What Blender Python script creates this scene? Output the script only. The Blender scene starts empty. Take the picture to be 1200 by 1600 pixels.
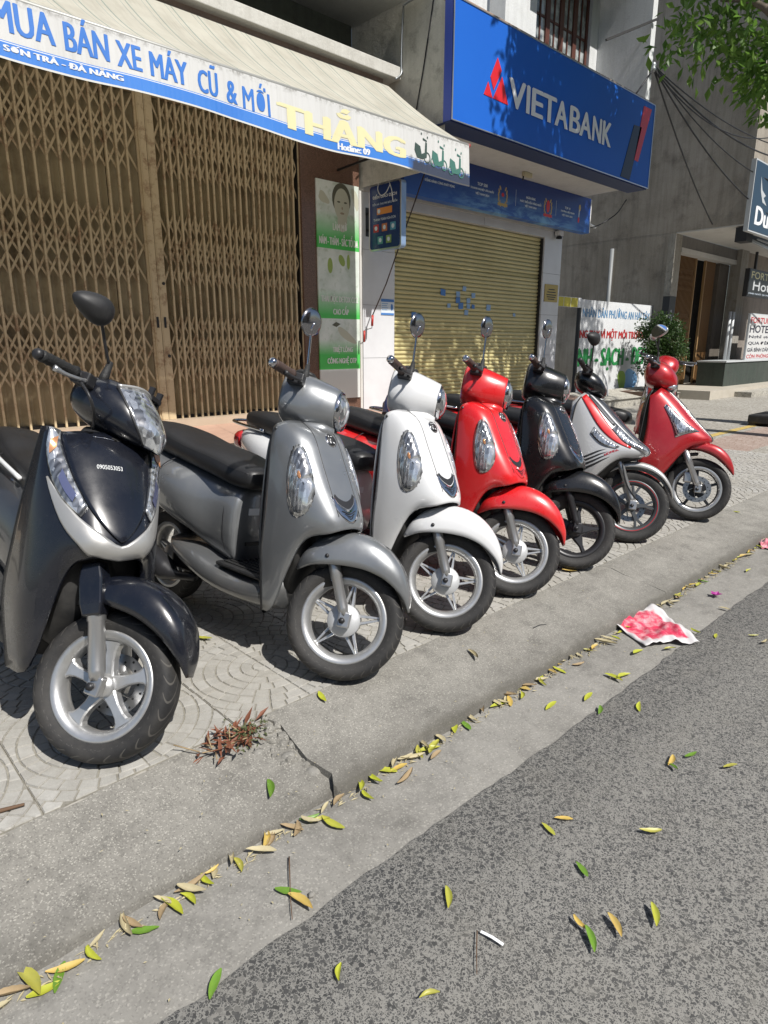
import bpy, bmesh, math, random
from mathutils import Vector, Matrix, Euler
random.seed(7)
R = math.radians
scene = bpy.context.scene
col = scene.collection

# ---------------------------------------------------------------- camera
cam_d = bpy.data.cameras.new('camera')
cam = bpy.data.objects.new('camera', cam_d)
col.objects.link(cam)
cam_d.sensor_fit = 'VERTICAL'
cam_d.sensor_height = 32.0
cam_d.lens = 32.0 * 1010.0 / 1600.0
cam_d.clip_start = 0.05
cam_d.clip_end = 2000.0
cam.location = (0, 0, 1.25)
cam.rotation_euler = (R(90 - 14.436), 0, R(46.655 - 90))
scene.camera = cam

# ---------------------------------------------------------------- world, sun, exposure
SUN_TILT = 38.7            # shadows run straight towards the facades (+Y)
w = bpy.data.worlds.new('World')
scene.world = w
w.use_nodes = True
nt = w.node_tree
bg = nt.nodes['Background']
sky = nt.nodes.new('ShaderNodeTexSky')
sky.sky_type = 'NISHITA'
sky.sun_disc = False
sky.sun_elevation = R(90 - SUN_TILT)
sky.sun_rotation = R(180)
sky.air_density = 1.0
sky.dust_density = 1.2
nt.links.new(sky.outputs[0], bg.inputs[0])
bg.inputs[1].default_value = 0.072
sl = bpy.data.lights.new('sun', 'SUN')
sl.energy = 5.0
sl.angle = R(0.53)
sl.color = (1.0, 0.965, 0.91)
sun = bpy.data.objects.new('sun', sl)
col.objects.link(sun)
sun.rotation_euler = (R(SUN_TILT), 0, R(-1.5))
scene.view_settings.view_transform = 'Standard'
scene.view_settings.look = 'None'
scene.view_settings.exposure = 0.22
scene.view_settings.gamma = 1.0
scene.view_settings.use_curve_mapping = False
scene.cycles.max_bounces = 5
scene.cycles.diffuse_bounces = 3
scene.cycles.glossy_bounces = 3

# ---------------------------------------------------------------- helpers
def mat(name, color=(.5, .5, .5), rough=.6, metal=0., **kw):
    m = bpy.data.materials.new(name)
    m.use_nodes = True
    b = m.node_tree.nodes['Principled BSDF']
    b.inputs['Base Color'].default_value = (*color, 1)
    b.inputs['Roughness'].default_value = rough
    b.inputs['Metallic'].default_value = metal
    for k, v in kw.items():
        b.inputs[k.replace('_', ' ')].default_value = v
    return m

class NT:
    """small wrapper to write node graphs tersely"""
    def __init__(s, m):
        s.t = m.node_tree; s.b = s.t.nodes['Principled BSDF']
    def n(s, typ, **kw):
        nd = s.t.nodes.new('ShaderNode' + typ)
        for k, v in kw.items():
            if k.startswith('i_'):
                nd.inputs[k[2:].replace('_', ' ')].default_value = v
            else:
                setattr(nd, k, v)
        return nd
    def l(s, a, b):
        s.t.links.new(a, b)
    def coord(s, which='Object', scale=None):
        c = s.n('TexCoord').outputs[which]
        if scale is not None:
            mp = s.n('Mapping'); mp.inputs['Scale'].default_value = scale
            s.l(c, mp.inputs[0]); c = mp.outputs[0]
        return c
    def noise(s, vec, scale, detail=4, rough=.55, dist=0.):
        nd = s.n('TexNoise'); nd.inputs['Scale'].default_value = scale
        nd.inputs['Detail'].default_value = detail; nd.inputs['Roughness'].default_value = rough
        nd.inputs['Distortion'].default_value = dist
        if vec is not None: s.l(vec, nd.inputs['Vector'])
        return nd.outputs['Fac']
    def vor(s, vec, scale, feature='F1', out='Distance', rnd=1.):
        nd = s.n('TexVoronoi'); nd.feature = feature; nd.inputs['Scale'].default_value = scale
        nd.inputs['Randomness'].default_value = rnd
        s.l(vec, nd.inputs['Vector']); return nd.outputs[out]
    def ramp(s, fac, stops, interp='LINEAR'):
        nd = s.n('ValToRGB'); cr = nd.color_ramp; cr.interpolation = interp
        while len(cr.elements) < len(stops): cr.elements.new(.5)
        for e, (p, c) in zip(cr.elements, stops):
            e.position = p
            e.color = (c, c, c, 1) if isinstance(c, (int, float)) else (*c, 1)
        s.l(fac, nd.inputs[0]); return nd.outputs[0]
    def mix(s, fac, a, b, typ='MIX'):
        nd = s.n('Mix'); nd.data_type = 'RGBA'; nd.blend_type = typ
        for v, i in ((fac, 0), (a, 6), (b, 7)):
            if isinstance(v, (int, float)): nd.inputs[i].default_value = v if i == 0 else (v, v, v, 1)
            elif isinstance(v, tuple): nd.inputs[i].default_value = (*v, 1)
            else: s.l(v, nd.inputs[i])
        return nd.outputs[2]
    def math(s, op, a, b=0., clamp=False):
        nd = s.n('Math'); nd.operation = op; nd.use_clamp = clamp
        for v, i in ((a, 0), (b, 1)):
            if isinstance(v, (int, float)): nd.inputs[i].default_value = v
            else: s.l(v, nd.inputs[i])
        return nd.outputs[0]
    def sep(s, vec):
        nd = s.n('SeparateXYZ'); s.l(vec, nd.inputs[0]); return nd.outputs
    def bump(s, h, strength=.3, dist=.01):
        nd = s.n('Bump'); nd.inputs['Strength'].default_value = strength
        nd.inputs['Distance'].default_value = dist
        s.l(h, nd.inputs['Height']); s.l(nd.outputs[0], s.b.inputs['Normal'])
    def color(s, c): s.l(c, s.b.inputs['Base Color'])
    def rough(s, c): s.l(c, s.b.inputs['Roughness'])

def link(o, parent=None):
    col.objects.link(o)
    if parent is not None: o.parent = parent
    return o

def tag(o, label, cat, group=None, kind=None):
    if label: o['label'] = label
    if cat: o['category'] = cat
    if group: o['group'] = group
    if kind: o['kind'] = kind
    return o

def empty(name, loc=(0, 0, 0), rot=(0, 0, 0), label=None, cat=None, group=None):
    o = bpy.data.objects.new(name, None)
    o.empty_display_size = .1
    col.objects.link(o)
    o.location = loc; o.rotation_euler = rot
    return tag(o, label, cat, group)

class MB:
    """mesh builder: collects pieces and links them as ONE mesh object"""
    def __init__(s):
        s.v = []; s.f = []; s.uv = {}; s.mi = []; s.cur = 0; s.sm = []; s.smooth = True
    def add(s, vs, fs, M=None, uvs=None):
        o = len(s.v)
        for p in vs:
            p = Vector(p)
            s.v.append(M @ p if M is not None else p)
        for k, f in enumerate(fs):
            s.f.append([i + o for i in f]); s.mi.append(s.cur); s.sm.append(s.smooth)
            if uvs is not None: s.uv[len(s.f) - 1] = uvs[k]
        return s
    def box(s, a, b, M=None):
        x0, y0, z0 = a; x1, y1, z1 = b
        vs = [(x0,y0,z0),(x1,y0,z0),(x1,y1,z0),(x0,y1,z0),(x0,y0,z1),(x1,y0,z1),(x1,y1,z1),(x0,y1,z1)]
        fs = [(0,3,2,1),(4,5,6,7),(0,1,5,4),(1,2,6,5),(2,3,7,6),(3,0,4,7)]
        sm = s.smooth; s.smooth = False; s.add(vs, fs, M); s.smooth = sm
        return s
    def bar(s, p, q, w, d, up=(0, 0, 1)):
        """flat bar from p to q, w wide, d deep"""
        p = Vector(p); q = Vector(q); t = (q - p); L = t.length; t.normalize()
        u = Vector(up).cross(t)
        if u.length < 1e-4: u = Vector((1, 0, 0)).cross(t)
        u.normalize(); n = t.cross(u)
        M = Matrix((( *u, 0), (*n, 0), (*t, 0), (0, 0, 0, 1))).transposed()
        M.translation = p
        return s.box((-w/2, -d/2, 0), (w/2, d/2, L), M)
    def tube(s, path, r, seg=10, cap=True, closed=False):
        path = [Vector(p) for p in path]; n = len(path)
        rs = r if isinstance(r, (list, tuple)) else [r] * n
        rings = []; prev = None
        for i, p in enumerate(path):
            if closed: t = path[(i+1) % n] - path[i-1]
            else: t = path[min(i+1, n-1)] - path[max(i-1, 0)]
            t.normalize()
            if prev is None:
                u = Vector((0, 0, 1)).cross(t)
                if u.length < 1e-3: u = Vector((0, 1, 0)).cross(t)
            else:
                u = prev - t * prev.dot(t)
            u.normalize(); prev = u; v = t.cross(u)
            rings.append([p + (u*math.cos(2*math.pi*k/seg) + v*math.sin(2*math.pi*k/seg))*rs[i] for k in range(seg)])
        return s.rings(rings, cap, closed)
    def rings(s, rings, cap=True, closed=False, M=None):
        n = len(rings); m = len(rings[0])
        vs = [p for rg in rings for p in rg]; fs = []
        for i in range(n if closed else n - 1):
            a = i*m; b = ((i+1) % n)*m
            for k in range(m):
                fs.append((a+k, a+(k+1) % m, b+(k+1) % m, b+k))
        if cap and not closed:
            fs.append(tuple(range(m))[::-1]); fs.append(tuple((n-1)*m+k for k in range(m)))
        return s.add(vs, fs, M)
    def grid(s, g, M=None, uv=False):
        n = len(g); m = len(g[0]); vs = [p for row in g for p in row]; fs = []; uvs = []
        for i in range(n-1):
            for j in range(m-1):
                fs.append((i*m+j, i*m+j+1, (i+1)*m+j+1, (i+1)*m+j))
                if uv: uvs.append([(i/(n-1), j/(m-1)), (i/(n-1), (j+1)/(m-1)), ((i+1)/(n-1), (j+1)/(m-1)), ((i+1)/(n-1), j/(m-1))])
        return s.add(vs, fs, M, uvs if uv else None)
    def lathe(s, prof, seg=32, M=None, closed=False, uv=False):
        """profile of (radius, y) turned round the Y axis"""
        n = len(prof); rng = n if closed else n-1
        vs = []; fs = []; uvs = []
        for k in range(seg):
            a = 2*math.pi*k/seg
            for r, y in prof: vs.append((r*math.cos(a), y, r*math.sin(a)))
        for k in range(seg):
            for j in range(rng):
                k2 = (k+1) % seg; j2 = (j+1) % n
                fs.append((k*n+j, k*n+j2, k2*n+j2, k2*n+j))
                uvs.append([(k/seg, j/n), (k/seg, (j+1)/n), ((k+1)/seg, (j+1)/n), ((k+1)/seg, j/n)])
        return s.add(vs, fs, M, uvs if uv else None)
    def prism(s, poly, z0, z1, M=None, inset=0.):
        n = len(poly)
        c = Vector((sum(p[0] for p in poly)/n, sum(p[1] for p in poly)/n))
        top = []
        for p in poly:
            d = Vector((p[0], p[1])) - c
            L = d.length
            top.append(c + d*max(.3, (L-inset)/max(L, 1e-6)))
        vs = [(p[0], p[1], z0) for p in poly] + [(p.x, p.y, z1) for p in top]
        fs = [tuple(range(n, 2*n))] + [(k, (k+1) % n, n+(k+1) % n, n+k) for k in range(n)]
        return s.add(vs, fs, M)
    def mesh(s, name):
        me = bpy.data.meshes.new(name)
        me.from_pydata([tuple(p) for p in s.v], [], s.f)
        me.polygons.foreach_set('use_smooth', s.sm)
        if s.uv:
            L = me.uv_layers.new(name='UVMap')
            for fi, uv in s.uv.items():
                for k, li in enumerate(me.polygons[fi].loop_indices): L.data[li].uv = uv[k]
        if any(s.mi): me.polygons.foreach_set('material_index', s.mi)
        me.update(); return me
    def build(s, name, mats, parent=None, loc=None, fix=False):
        me = s.mesh(name)
        if fix:
            bm = bmesh.new(); bm.from_mesh(me)
            bmesh.ops.recalc_face_normals(bm, faces=bm.faces); bm.to_mesh(me); bm.free()
        for m in (mats if isinstance(mats, (list, tuple)) else [mats]): me.materials.append(m)
        o = bpy.data.objects.new(name, me); link(o, parent)
        if loc is not None: o.location = loc
        return o

def inst(name, me, parent=None, loc=(0, 0, 0), rot=(0, 0, 0), scale=None):
    o = bpy.data.objects.new(name, me); link(o, parent)
    o.location = loc; o.rotation_euler = rot
    if scale: o.scale = scale
    return o

def copy_tree(o, parent=None):
    c = o.copy(); col.objects.link(c); c.parent = parent
    for ch in o.children: copy_tree(ch, c)
    return c

def catmull(P, t):
    """point on a Catmull-Rom spline through P at t in [0, len-1]"""
    n = len(P); i = min(int(t), n-2); u = t-i
    p1 = P[i]; p2 = P[i+1]
    p0 = P[i-1] if i > 0 else p1*2-p2
    p3 = P[i+2] if i+2 < n else p2*2-p1
    return .5*((2*p1)+(p2-p0)*u+(2*p0-5*p1+4*p2-p3)*u*u+(3*p1-p0-3*p2+p3)*u*u*u)

def spline(P, n):
    P = [Vector(p) for p in P]
    return [catmull(P, (len(P)-1)*k/(n-1)) for k in range(n)]

class Surf:
    """smooth surface through a control net ctrl[i][j]"""
    def __init__(s, ctrl):
        s.c = [[Vector(p) for p in row] for row in ctrl]
        s.nu = len(ctrl)-1; s.nv = len(ctrl[0])-1
    def p(s, u, v):
        return catmull([catmull(row, min(max(v, 0), 1)*s.nv) for row in s.c], min(max(u, 0), 1)*s.nu)
    def nrm(s, u, v, e=.01):
        a = s.p(u+e, v)-s.p(u-e, v); b = s.p(u, v+e)-s.p(u, v-e)
        n = a.cross(b); n.normalize(); return n
    def sample(s, n, m):
        return [[s.p(i/(n-1), j/(m-1)) for j in range(m)] for i in range(n)]

def mod(o, typ, **kw):
    m = o.modifiers.new(typ.lower(), typ)
    for k, v in kw.items(): setattr(m, k, v)
    return m

def text_mesh(body, size=1., offset=0., extrude=0., sx=1., shear=0., align='LEFT', space=1., spacing_line=1.):
    cu = bpy.data.curves.new('lettering', 'FONT')
    cu.body = body; cu.size = size; cu.offset = offset; cu.extrude = extrude; cu.shear = shear
    cu.align_x = align; cu.space_character = space; cu.space_line = spacing_line; cu.resolution_u = 3
    o = bpy.data.objects.new('lettering', cu); col.objects.link(o)
    dg = bpy.context.evaluated_depsgraph_get()
    me = bpy.data.meshes.new_from_object(o.evaluated_get(dg), depsgraph=dg)
    bpy.data.objects.remove(o); bpy.data.curves.remove(cu)
    if sx != 1.:
        me.transform(Matrix.Diagonal((sx, 1, 1, 1)))
    return me

WALL = Matrix(((1,0,0,0),(0,0,-1,0),(0,1,0,0),(0,0,0,1)))      # text x -> X, text y -> Z, facing -Y
def fit_text(name, body, m, parent, x0, x1, z0, z1, y, M=WALL, offset=0., shear=0., fit=True, space=1., line=1., align='LEFT', post=None, bold=0.):
    """lettering fitted into the box x0..x1, z0..z1 (wall units) and laid on a wall at y"""
    me = text_mesh(body, 1., offset, 0., 1., shear, align, space, line)
    xs = [v.co.x for v in me.vertices]; ys = [v.co.y for v in me.vertices]
    ax, bx, ay, by = min(xs), max(xs), min(ys), max(ys)
    sx = (x1-x0)/(bx-ax); sy = (z1-z0)/(by-ay)
    for v in me.vertices:
        v.co = Vector((x0+(v.co.x-ax)*sx, z0+(v.co.y-ay)*sy, 0))
    if bold:                                   # heavier strokes: the same outline set three times, a hair apart
        bm = bmesh.new()
        for k, (dx, dz) in enumerate(((0, 0), (-bold, .0003), (bold, .0006), (0, .0009))):
            m2 = me.copy(); m2.transform(Matrix.Translation((dx, bold*.6 if k == 3 else 0, dz))); bm.from_mesh(m2); bpy.data.meshes.remove(m2)
        bm.to_mesh(me); bm.free()
    if post:                                   # cut into narrow strips so that the lettering follows the cloth
        bm = bmesh.new(); bm.from_mesh(me); xx = math.floor(x0*14)/14
        while xx < x1+.1:
            bmesh.ops.bisect_plane(bm, geom=bm.verts[:]+bm.edges[:]+bm.faces[:], plane_co=(xx, 0, 0), plane_no=(1, 0, 0)); xx += 1/14
        bm.to_mesh(me); bm.free()
        for v in me.vertices: v.co = post(v.co)
    else:
        me.transform(Matrix.Translation((0, y, 0)) @ M)
    me.materials.append(m); me.update()
    o = bpy.data.objects.new(name, me); link(o, parent)
    return o
# ================================================================ GROUND
# ---- materials
def m_asphalt():
    m = mat('asphalt', rough=.85); n = NT(m); c0 = n.coord('Object')
    ds = n.n('TexNoise'); ds.inputs['Scale'].default_value = 80; n.l(c0, ds.inputs['Vector'])
    ad = n.n('VectorMath'); ad.operation = 'MULTIPLY_ADD'; n.l(ds.outputs['Color'], ad.inputs[0]); ad.inputs[1].default_value = (.012, .012, 0); n.l(c0, ad.inputs[2]); c = ad.outputs[0]
    big = n.noise(c0, 1.1, 6, .65); mid = n.noise(c0, 7, 5, .65); fine = n.noise(c0, 380, 3)
    out = n.mix(fine, (.155, .150, .137), (.305, .297, .275)); hgt = n.math('MULTIPLY', fine, .12)
    for sc, lo, hi, keep in ((230, .08, .26, .9), (150, .07, .22, .66), (92, .06, .16, .24)):
        d = n.vor(c, sc, 'DISTANCE_TO_EDGE'); cc = n.sep(n.vor(c, sc, 'F1', 'Color'))
        thr = n.math('ADD', lo, n.math('MULTIPLY', cc[0], hi-lo))
        msk = n.math('MULTIPLY', n.math('GREATER_THAN', d, thr), n.math('LESS_THAN', cc[2], keep))
        st = n.ramp(cc[1], [(0, (.030, .031, .033)), (.55, (.055, .056, .058)), (.85, (.10, .099, .094)), (1, (.25, .24, .22))])
        st = n.mix(n.math('MULTIPLY', fine, .25), st, (.10, .098, .09))
        out = n.mix(msk, out, st); hgt = n.math('ADD', hgt, n.math('MULTIPLY', msk, .5))
    out = n.mix(n.ramp(big, [(.35, 0), (.75, .35)]), out, n.mix(.45, out, (.22, .205, .17)))
    out = n.mix(n.ramp(mid, [(.5, 0), (.78, .22)]), out, (.24, .225, .19))
    n.color(out); n.bump(hgt, .5, .006)
    return m
def m_concrete(name, a, b, grain=260, patch=2.2, speck=.3, rough=.88, bump=.25):
    m = mat(name, rough=rough); n = NT(m); c = n.coord('Object')
    big = n.noise(c, patch, 6, .62); mid = n.noise(c, patch*7, 5, .65); fine = n.noise(c, grain, 2, .6)
    base = n.mix(n.ramp(big, [(.32, 0), (.68, 1)]), a, b)
    base = n.mix(n.ramp(mid, [(.35, .0), (.8, .5)]), base, tuple(x*1.35 for x in b))
    base = n.mix(n.ramp(n.noise(c, patch*3, 6, .7), [(.52, 0), (.74, .6)]), base, tuple(x*.45 for x in a))
    v = n.vor(c, grain*.45, 'F1', 'Color')
    base = n.mix(n.ramp(n.sep(v)[0], [(.8, 0), (.96, speck)]), base, (.55, .53, .47))
    base = n.mix(n.ramp(n.sep(v)[1], [(.78, 0), (.95, speck)]), base, (.07, .065, .06))
    n.color(base); n.bump(n.math('ADD', n.math('MULTIPLY', fine, .5), mid), bump, .008)
    return m
M_asphalt = m_asphalt()
M_gutter = m_concrete('gutter_concrete', (.18, .172, .155), (.245, .236, .215), 500, 2.2, .25, .9, .3)
M_kerb = m_concrete('kerb_concrete', (.165, .157, .14), (.245, .235, .21), 620, 2.6, .42, .9, .4)
def m_paver():
    m = mat('paver_concrete', rough=.85); n = NT(m); c = n.coord('Object')
    rnd = n.n('ObjectInfo').outputs['Random']
    geo = n.n('NewGeometry').outputs['Random Per Island']
    g = n.coord('Generated')
    pos = n.n('NewGeometry').outputs['Position']
    big = n.noise(pos, 1.1, 5, .65); mid = n.noise(pos, 16, 5, .7); fine = n.noise(pos, 260, 3, .6)
    base = n.mix(geo, (.33, .325, .305), (.43, .425, .405))
    base = n.mix(n.math('MULTIPLY', rnd, .35), base, (.37, .345, .29))
    base = n.mix(n.ramp(big, [(.35, .0), (.7, .55)]), base, (.27, .25, .21))
    base = n.mix(n.ramp(mid, [(.42, .0), (.72, .5)]), base, (.20, .185, .16))
    base = n.mix(n.ramp(fine, [(.5, .0), (.75, .35)]), base, (.55, .53, .48))
    n.color(base); n.bump(n.math('ADD', n.math('MULTIPLY', fine, .4), mid), .35, .006)
    return m
M_paver = m_paver()
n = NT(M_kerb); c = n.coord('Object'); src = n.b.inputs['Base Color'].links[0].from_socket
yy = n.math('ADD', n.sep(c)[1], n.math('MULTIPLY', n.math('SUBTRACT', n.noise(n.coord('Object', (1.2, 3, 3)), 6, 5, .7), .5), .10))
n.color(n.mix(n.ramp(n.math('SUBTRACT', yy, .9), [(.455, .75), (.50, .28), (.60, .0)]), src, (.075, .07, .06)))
M_joint = m_concrete('joint_sand', (.19, .178, .15), (.26, .245, .205), 300, 5, .2)
def m_far_pavement():
    m = mat('pavement_concrete', rough=.88); n = NT(m); c = n.coord('Object')
    e = n.vor(c, 15, 'DISTANCE_TO_EDGE', rnd=.8); cc = n.vor(c, 15, 'F1', 'Color', rnd=.8)
    big = n.noise(c, .8, 5, .6)
    base = n.mix(n.sep(cc)[0], (.30, .285, .25), (.42, .40, .36))
    base = n.mix(n.ramp(big, [(.4, 0), (.7, .5)]), base, (.25, .23, .2))
    base = n.mix(n.ramp(e, [(.0, 1), (.09, 0)]), base, (.17, .155, .125))
    xyz = n.sep(c)
    wob = n.math('MULTIPLY', n.noise(c, 3, 3), .12)
    yy = n.math('ADD', xyz[1], wob)
    red = n.math('MULTIPLY', n.math('MULTIPLY', n.math('GREATER_THAN', yy, 2.72), n.math('LESS_THAN', yy, 3.42)), n.math('GREATER_THAN', xyz[0], 6.7))
    base = n.mix(n.math('MULTIPLY', red, .75), base, n.mix(.5, base, (.33, .17, .13)))
    n.color(base); n.bump(n.math('MINIMUM', e, .12), .5, .02)
    return m
M_farpav = m_far_pavement()
M_yellow = mat('yellow_paint', (.55, .38, .06), .7)
nn = NT(M_yellow); cc_ = nn.coord('Object'); nn.color(nn.mix(nn.ramp(nn.noise(cc_, 14, 5, .7), [(.35, 0), (.65, 1)]), (.6, .42, .08), (.34, .28, .15)))

# ---- sheets
ZR = -.12
b = MB(); b.smooth = False
b.add([(-300, -400, ZR-.006), (500, -400, ZR-.006), (500, 1.12, ZR-.006), (-300, 1.12, ZR-.006)], [(0, 1, 2, 3)])
road = tag(b.build('road', M_asphalt), None, None, kind='structure')
# ragged edge where the asphalt overlaps the gutter
b = MB(); b.smooth = False
xs = [-4+.045*i for i in range(420)]
rg = []
for i, x in enumerate(xs):
    y = 1.072+.006*math.sin(x*2.1)+.010*(random.random()-.5)+.003*math.sin(x*23)
    rg.append([(x, .6, ZR-.004), (x, y-.012, ZR+.003), (x, y, ZR-.002)])
b.smooth = True
b.grid(rg)
ae = b.build('asphalt_edge', M_asphalt, road)
b = MB(); b.smooth = False
g = []
for i in range(200):
    x = -5+i*.2 if i < 150 else 25+(i-150)*3
    g.append([(x, 1.0, ZR-.012), (x, 1.06, ZR-.005), (x, 1.2, ZR+.001*math.sin(x*3)), (x, 1.39, ZR+.002)])
b.smooth = True; b.grid(g)
gut = tag(b.build('gutter', M_gutter), None, None, kind='structure')

# ---- kerb: low lip, then a sloped concrete face up to the paving; a worn lower section nearest the camera
def kerb_profile(x, low):
    w1 = .006*math.sin(x*5.1)+.005*math.sin(x*13.7+1)
    w2 = .004*math.sin(x*7.3+2)
    if low:
        return [(1.372+w1, ZR-.02), (1.378+w1, ZR+.018), (1.392+w1, ZR+.033+w2), (1.44, ZR+.045), (1.53, -.056+w2), (1.63, -.034), (1.70, -.018+w2), (1.752, -.008)]
    return [(1.355+w1, ZR-.02), (1.362+w1, ZR+.042), (1.369+w1, ZR+.056+w2), (1.40, ZR+.064), (1.50, -.040+w2), (1.61, -.020), (1.68, -.008+w2), (1.752, -.004)]
def kerb_piece(x0, x1, low, n, rag0=0., rag1=0.):
    g = []
    for i in range(n+1):
        x = x0+(x1-x0)*i/n
        pr = kerb_profile(x, low); row = []
        for j, (y, z) in enumerate(pr):
            dx = 0
            if i == 0: dx = rag0*math.sin(j*2.3+1)
            if i == n: dx = rag1*math.sin(j*1.9+.5)
            row.append((x+dx, y, z+.0025*math.sin(x*31+j*5)))
        g.append(row)
    bb = MB(); bb.grid(g)
    for k, sgn in ((0, 1), (n, -1)):          # end faces
        pr = g[k]; bot = [(p[0], p[1], ZR-.02) for p in pr]
        bb.smooth = False
        bb.grid([pr, bot] if sgn > 0 else [bot, pr]); bb.smooth = True
    return bb
ke = empty('kerb'); ke['kind'] = 'structure'
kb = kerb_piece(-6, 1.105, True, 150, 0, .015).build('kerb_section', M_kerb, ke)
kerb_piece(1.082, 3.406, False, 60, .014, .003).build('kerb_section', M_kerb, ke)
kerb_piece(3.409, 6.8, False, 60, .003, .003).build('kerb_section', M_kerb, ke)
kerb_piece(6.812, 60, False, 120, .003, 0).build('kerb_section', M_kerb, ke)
# earth and rubble in the broken gap
g = []
for i in range(14):
    x = 1.05+.12*i/13
    g.append([(x, y, z + .008*random.random()) for y, z in ((1.375, ZR-.004), (1.42, -.088), (1.5, -.072), (1.6, -.044), (1.68, -.026), (1.76, -.012))])
b = MB(); b.grid(g); b.build('broken_bed', m_concrete('kerb_rubble', (.17, .15, .12), (.25, .23, .19), 420, 9, .4, .95, .9), ke)

b = MB(); b.smooth = False; rr_ = random.Random(3)
for k in range(46):
    y = rr_.uniform(1.385, 1.74); x = 1.065+rr_.gauss(0, .025)+.02*math.sin(y*19); s_ = rr_.uniform(.006, .02)
    z = -.10+(y-1.385)*.26
    b.rings([[(x+s_*f*(1+.3*math.sin(3*a+k))*math.cos(a), y+s_*f*(1+.25*math.cos(2*a+k))*math.sin(a), z+zz*s_) for a in [2*math.pi*j/7 for j in range(7)]] for f, zz in ((.9, -.6), (1., .2), (.7, .75), (.25, .95))])
o = b.build('rubble', M_kerb, ke); o['kind'] = 'stuff'
# ---- pavement sheet + fan-pattern tiles
b = MB(); b.smooth = False
b.add([(-60, 1.745, -.010), (200, 1.745, -.010), (200, 60, -.010), (-60, 60, -.010)], [(0, 1, 2, 3)])
pav = tag(b.build('pavement', M_farpav), None, None, kind='structure')
b = MB(); b.smooth = False
b.add([(8.2, 3.46, -.006), (24, 3.50, -.006), (24, 3.62, -.006), (8.2, 3.58, -.006)], [(0, 1, 2, 3)])
b.build('yellow_guide_line', M_yellow, pav)
TS = .305
def clip(poly, a, b_, c):
    out = []
    for i in range(len(poly)):
        p = poly[i]; q = poly[(i+1) % len(poly)]
        dp = a*p[0]+b_*p[1]-c; dq = a*q[0]+b_*q[1]-c
        if dp <= 0: out.append(p)
        if (dp < 0 < dq) or (dq < 0 < dp):
            t = dp/(dp-dq); out.append((p[0]+(q[0]-p[0])*t, p[1]+(q[1]-p[1])*t))
    return out
def area(p):
    return .5*sum(p[i][0]*p[(i+1) % len(p)][1]-p[(i+1) % len(p)][0]*p[i][1] for i in range(len(p)))
def tile_mesh(seed):
    rn = random.Random(seed); bb = MB(); bb.smooth = False
    S = TS-.0012; bb.cur = 1
    bb.add([(0, 0, -.0042), (S, 0, -.0042), (S, S, -.0042), (0, S, -.0042), (0, 0, -.02), (S, 0, -.02), (S, S, -.02), (0, S, -.02)],
           [(0, 1, 2, 3), (0, 4, 5, 1), (1, 5, 6, 2), (2, 6, 7, 3), (3, 7, 4, 0)])
    bb.cur = 0; gap = .0024
    r = 0.; ring = 0
    while r < .44:
        r2 = r+.0475
        n = max(1, round((math.pi/2)*(r+r2)/2/.056))
        off = rn.random()*.3 if n > 1 else 0
        edges = [0]+[min(max((k+off*(-1)**ring+.12*(rn.random()-.5))/n, .03), .97) for k in range(1, n)]+[1]
        for k in range(n):
            a0 = edges[k]*math.pi/2; a1 = edges[k+1]*math.pi/2
            rm = max((r+r2)/2, .02); ga = gap/rm
            aa, ab = a0+(ga if k else 0), a1-(ga if k < n-1 else 0)
            ra, rb = r+gap*(r > 0), r2-gap
            arc = [(rb*math.cos(aa+(ab-aa)*t/3), rb*math.sin(aa+(ab-aa)*t/3)) for t in range(4)]
            inn = [(ra*math.cos(ab+(aa-ab)*t/2), ra*math.sin(ab+(aa-ab)*t/2)) for t in range(3)] if r > 0 else [(0.001, 0.001)]
            poly = arc+inn
            for A in ((1, 0, S-.002), (0, 1, S-.002), (-1, 0, -.002), (0, -1, -.002)):
                poly = clip(poly, *A)
                if len(poly) < 3: break
            if len(poly) < 3 or area(poly) < .0002: continue
            bb.prism(poly, -.0045, rn.uniform(-.0008, .0012), None, .0022)
        r = r2; ring += 1
    return bb.mesh('paver_tile')
tiles = [tile_mesh(s) for s in range(4)]
for me in tiles:
    me.materials.append(M_paver); me.materials.append(M_joint)
spots = []
for i in range(-7, 27):
    for j in range(0, 17):
        x0 = .36+TS*i; y0 = 1.752+TS*j
        cx = x0+TS/2; cy_ = y0+TS/2
        # seen from the camera?
        a = math.degrees(math.atan2(cy_, cx))
        if not 14 < a < 94: continue
        spots.append((math.hypot(cx, cy_), i, j, x0, y0))
spots.sort()
rest = MB(); rest.smooth = False
for k, (d, i, j, x0, y0) in enumerate(spots):
    # arcs of four neighbours meet at one corner; a few tiles are turned
    q = {(0, 0): 0, (1, 0): 1, (1, 1): 2, (0, 1): 3}[((i+1) % 2, (j+1) % 2)]
    if random.random() < .22: q = random.randrange(4)
    M = Matrix.Translation((x0+TS/2, y0+TS/2, random.uniform(-.0015, .001))) @ Euler((random.uniform(-.004, .004), random.uniform(-.004, .004), q*math.pi/2+random.uniform(-.006, .006))).to_matrix().to_4x4() @ Matrix.Translation((-TS/2, -TS/2, 0))
    me = tiles[random.randrange(4)]
    if k < 300:
        o = inst('paver_tile', me, pav); o.matrix_local = M
    else:
        rest.cur = 0
        for p in me.polygons:
            rest.cur = p.material_index
            rest.add([me.vertices[v].co for v in p.vertices], [tuple(range(len(p.vertices)))], M)
o = rest.build('paver_tiles', [M_paver, M_joint], pav); o['kind'] = 'stuff'

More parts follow.
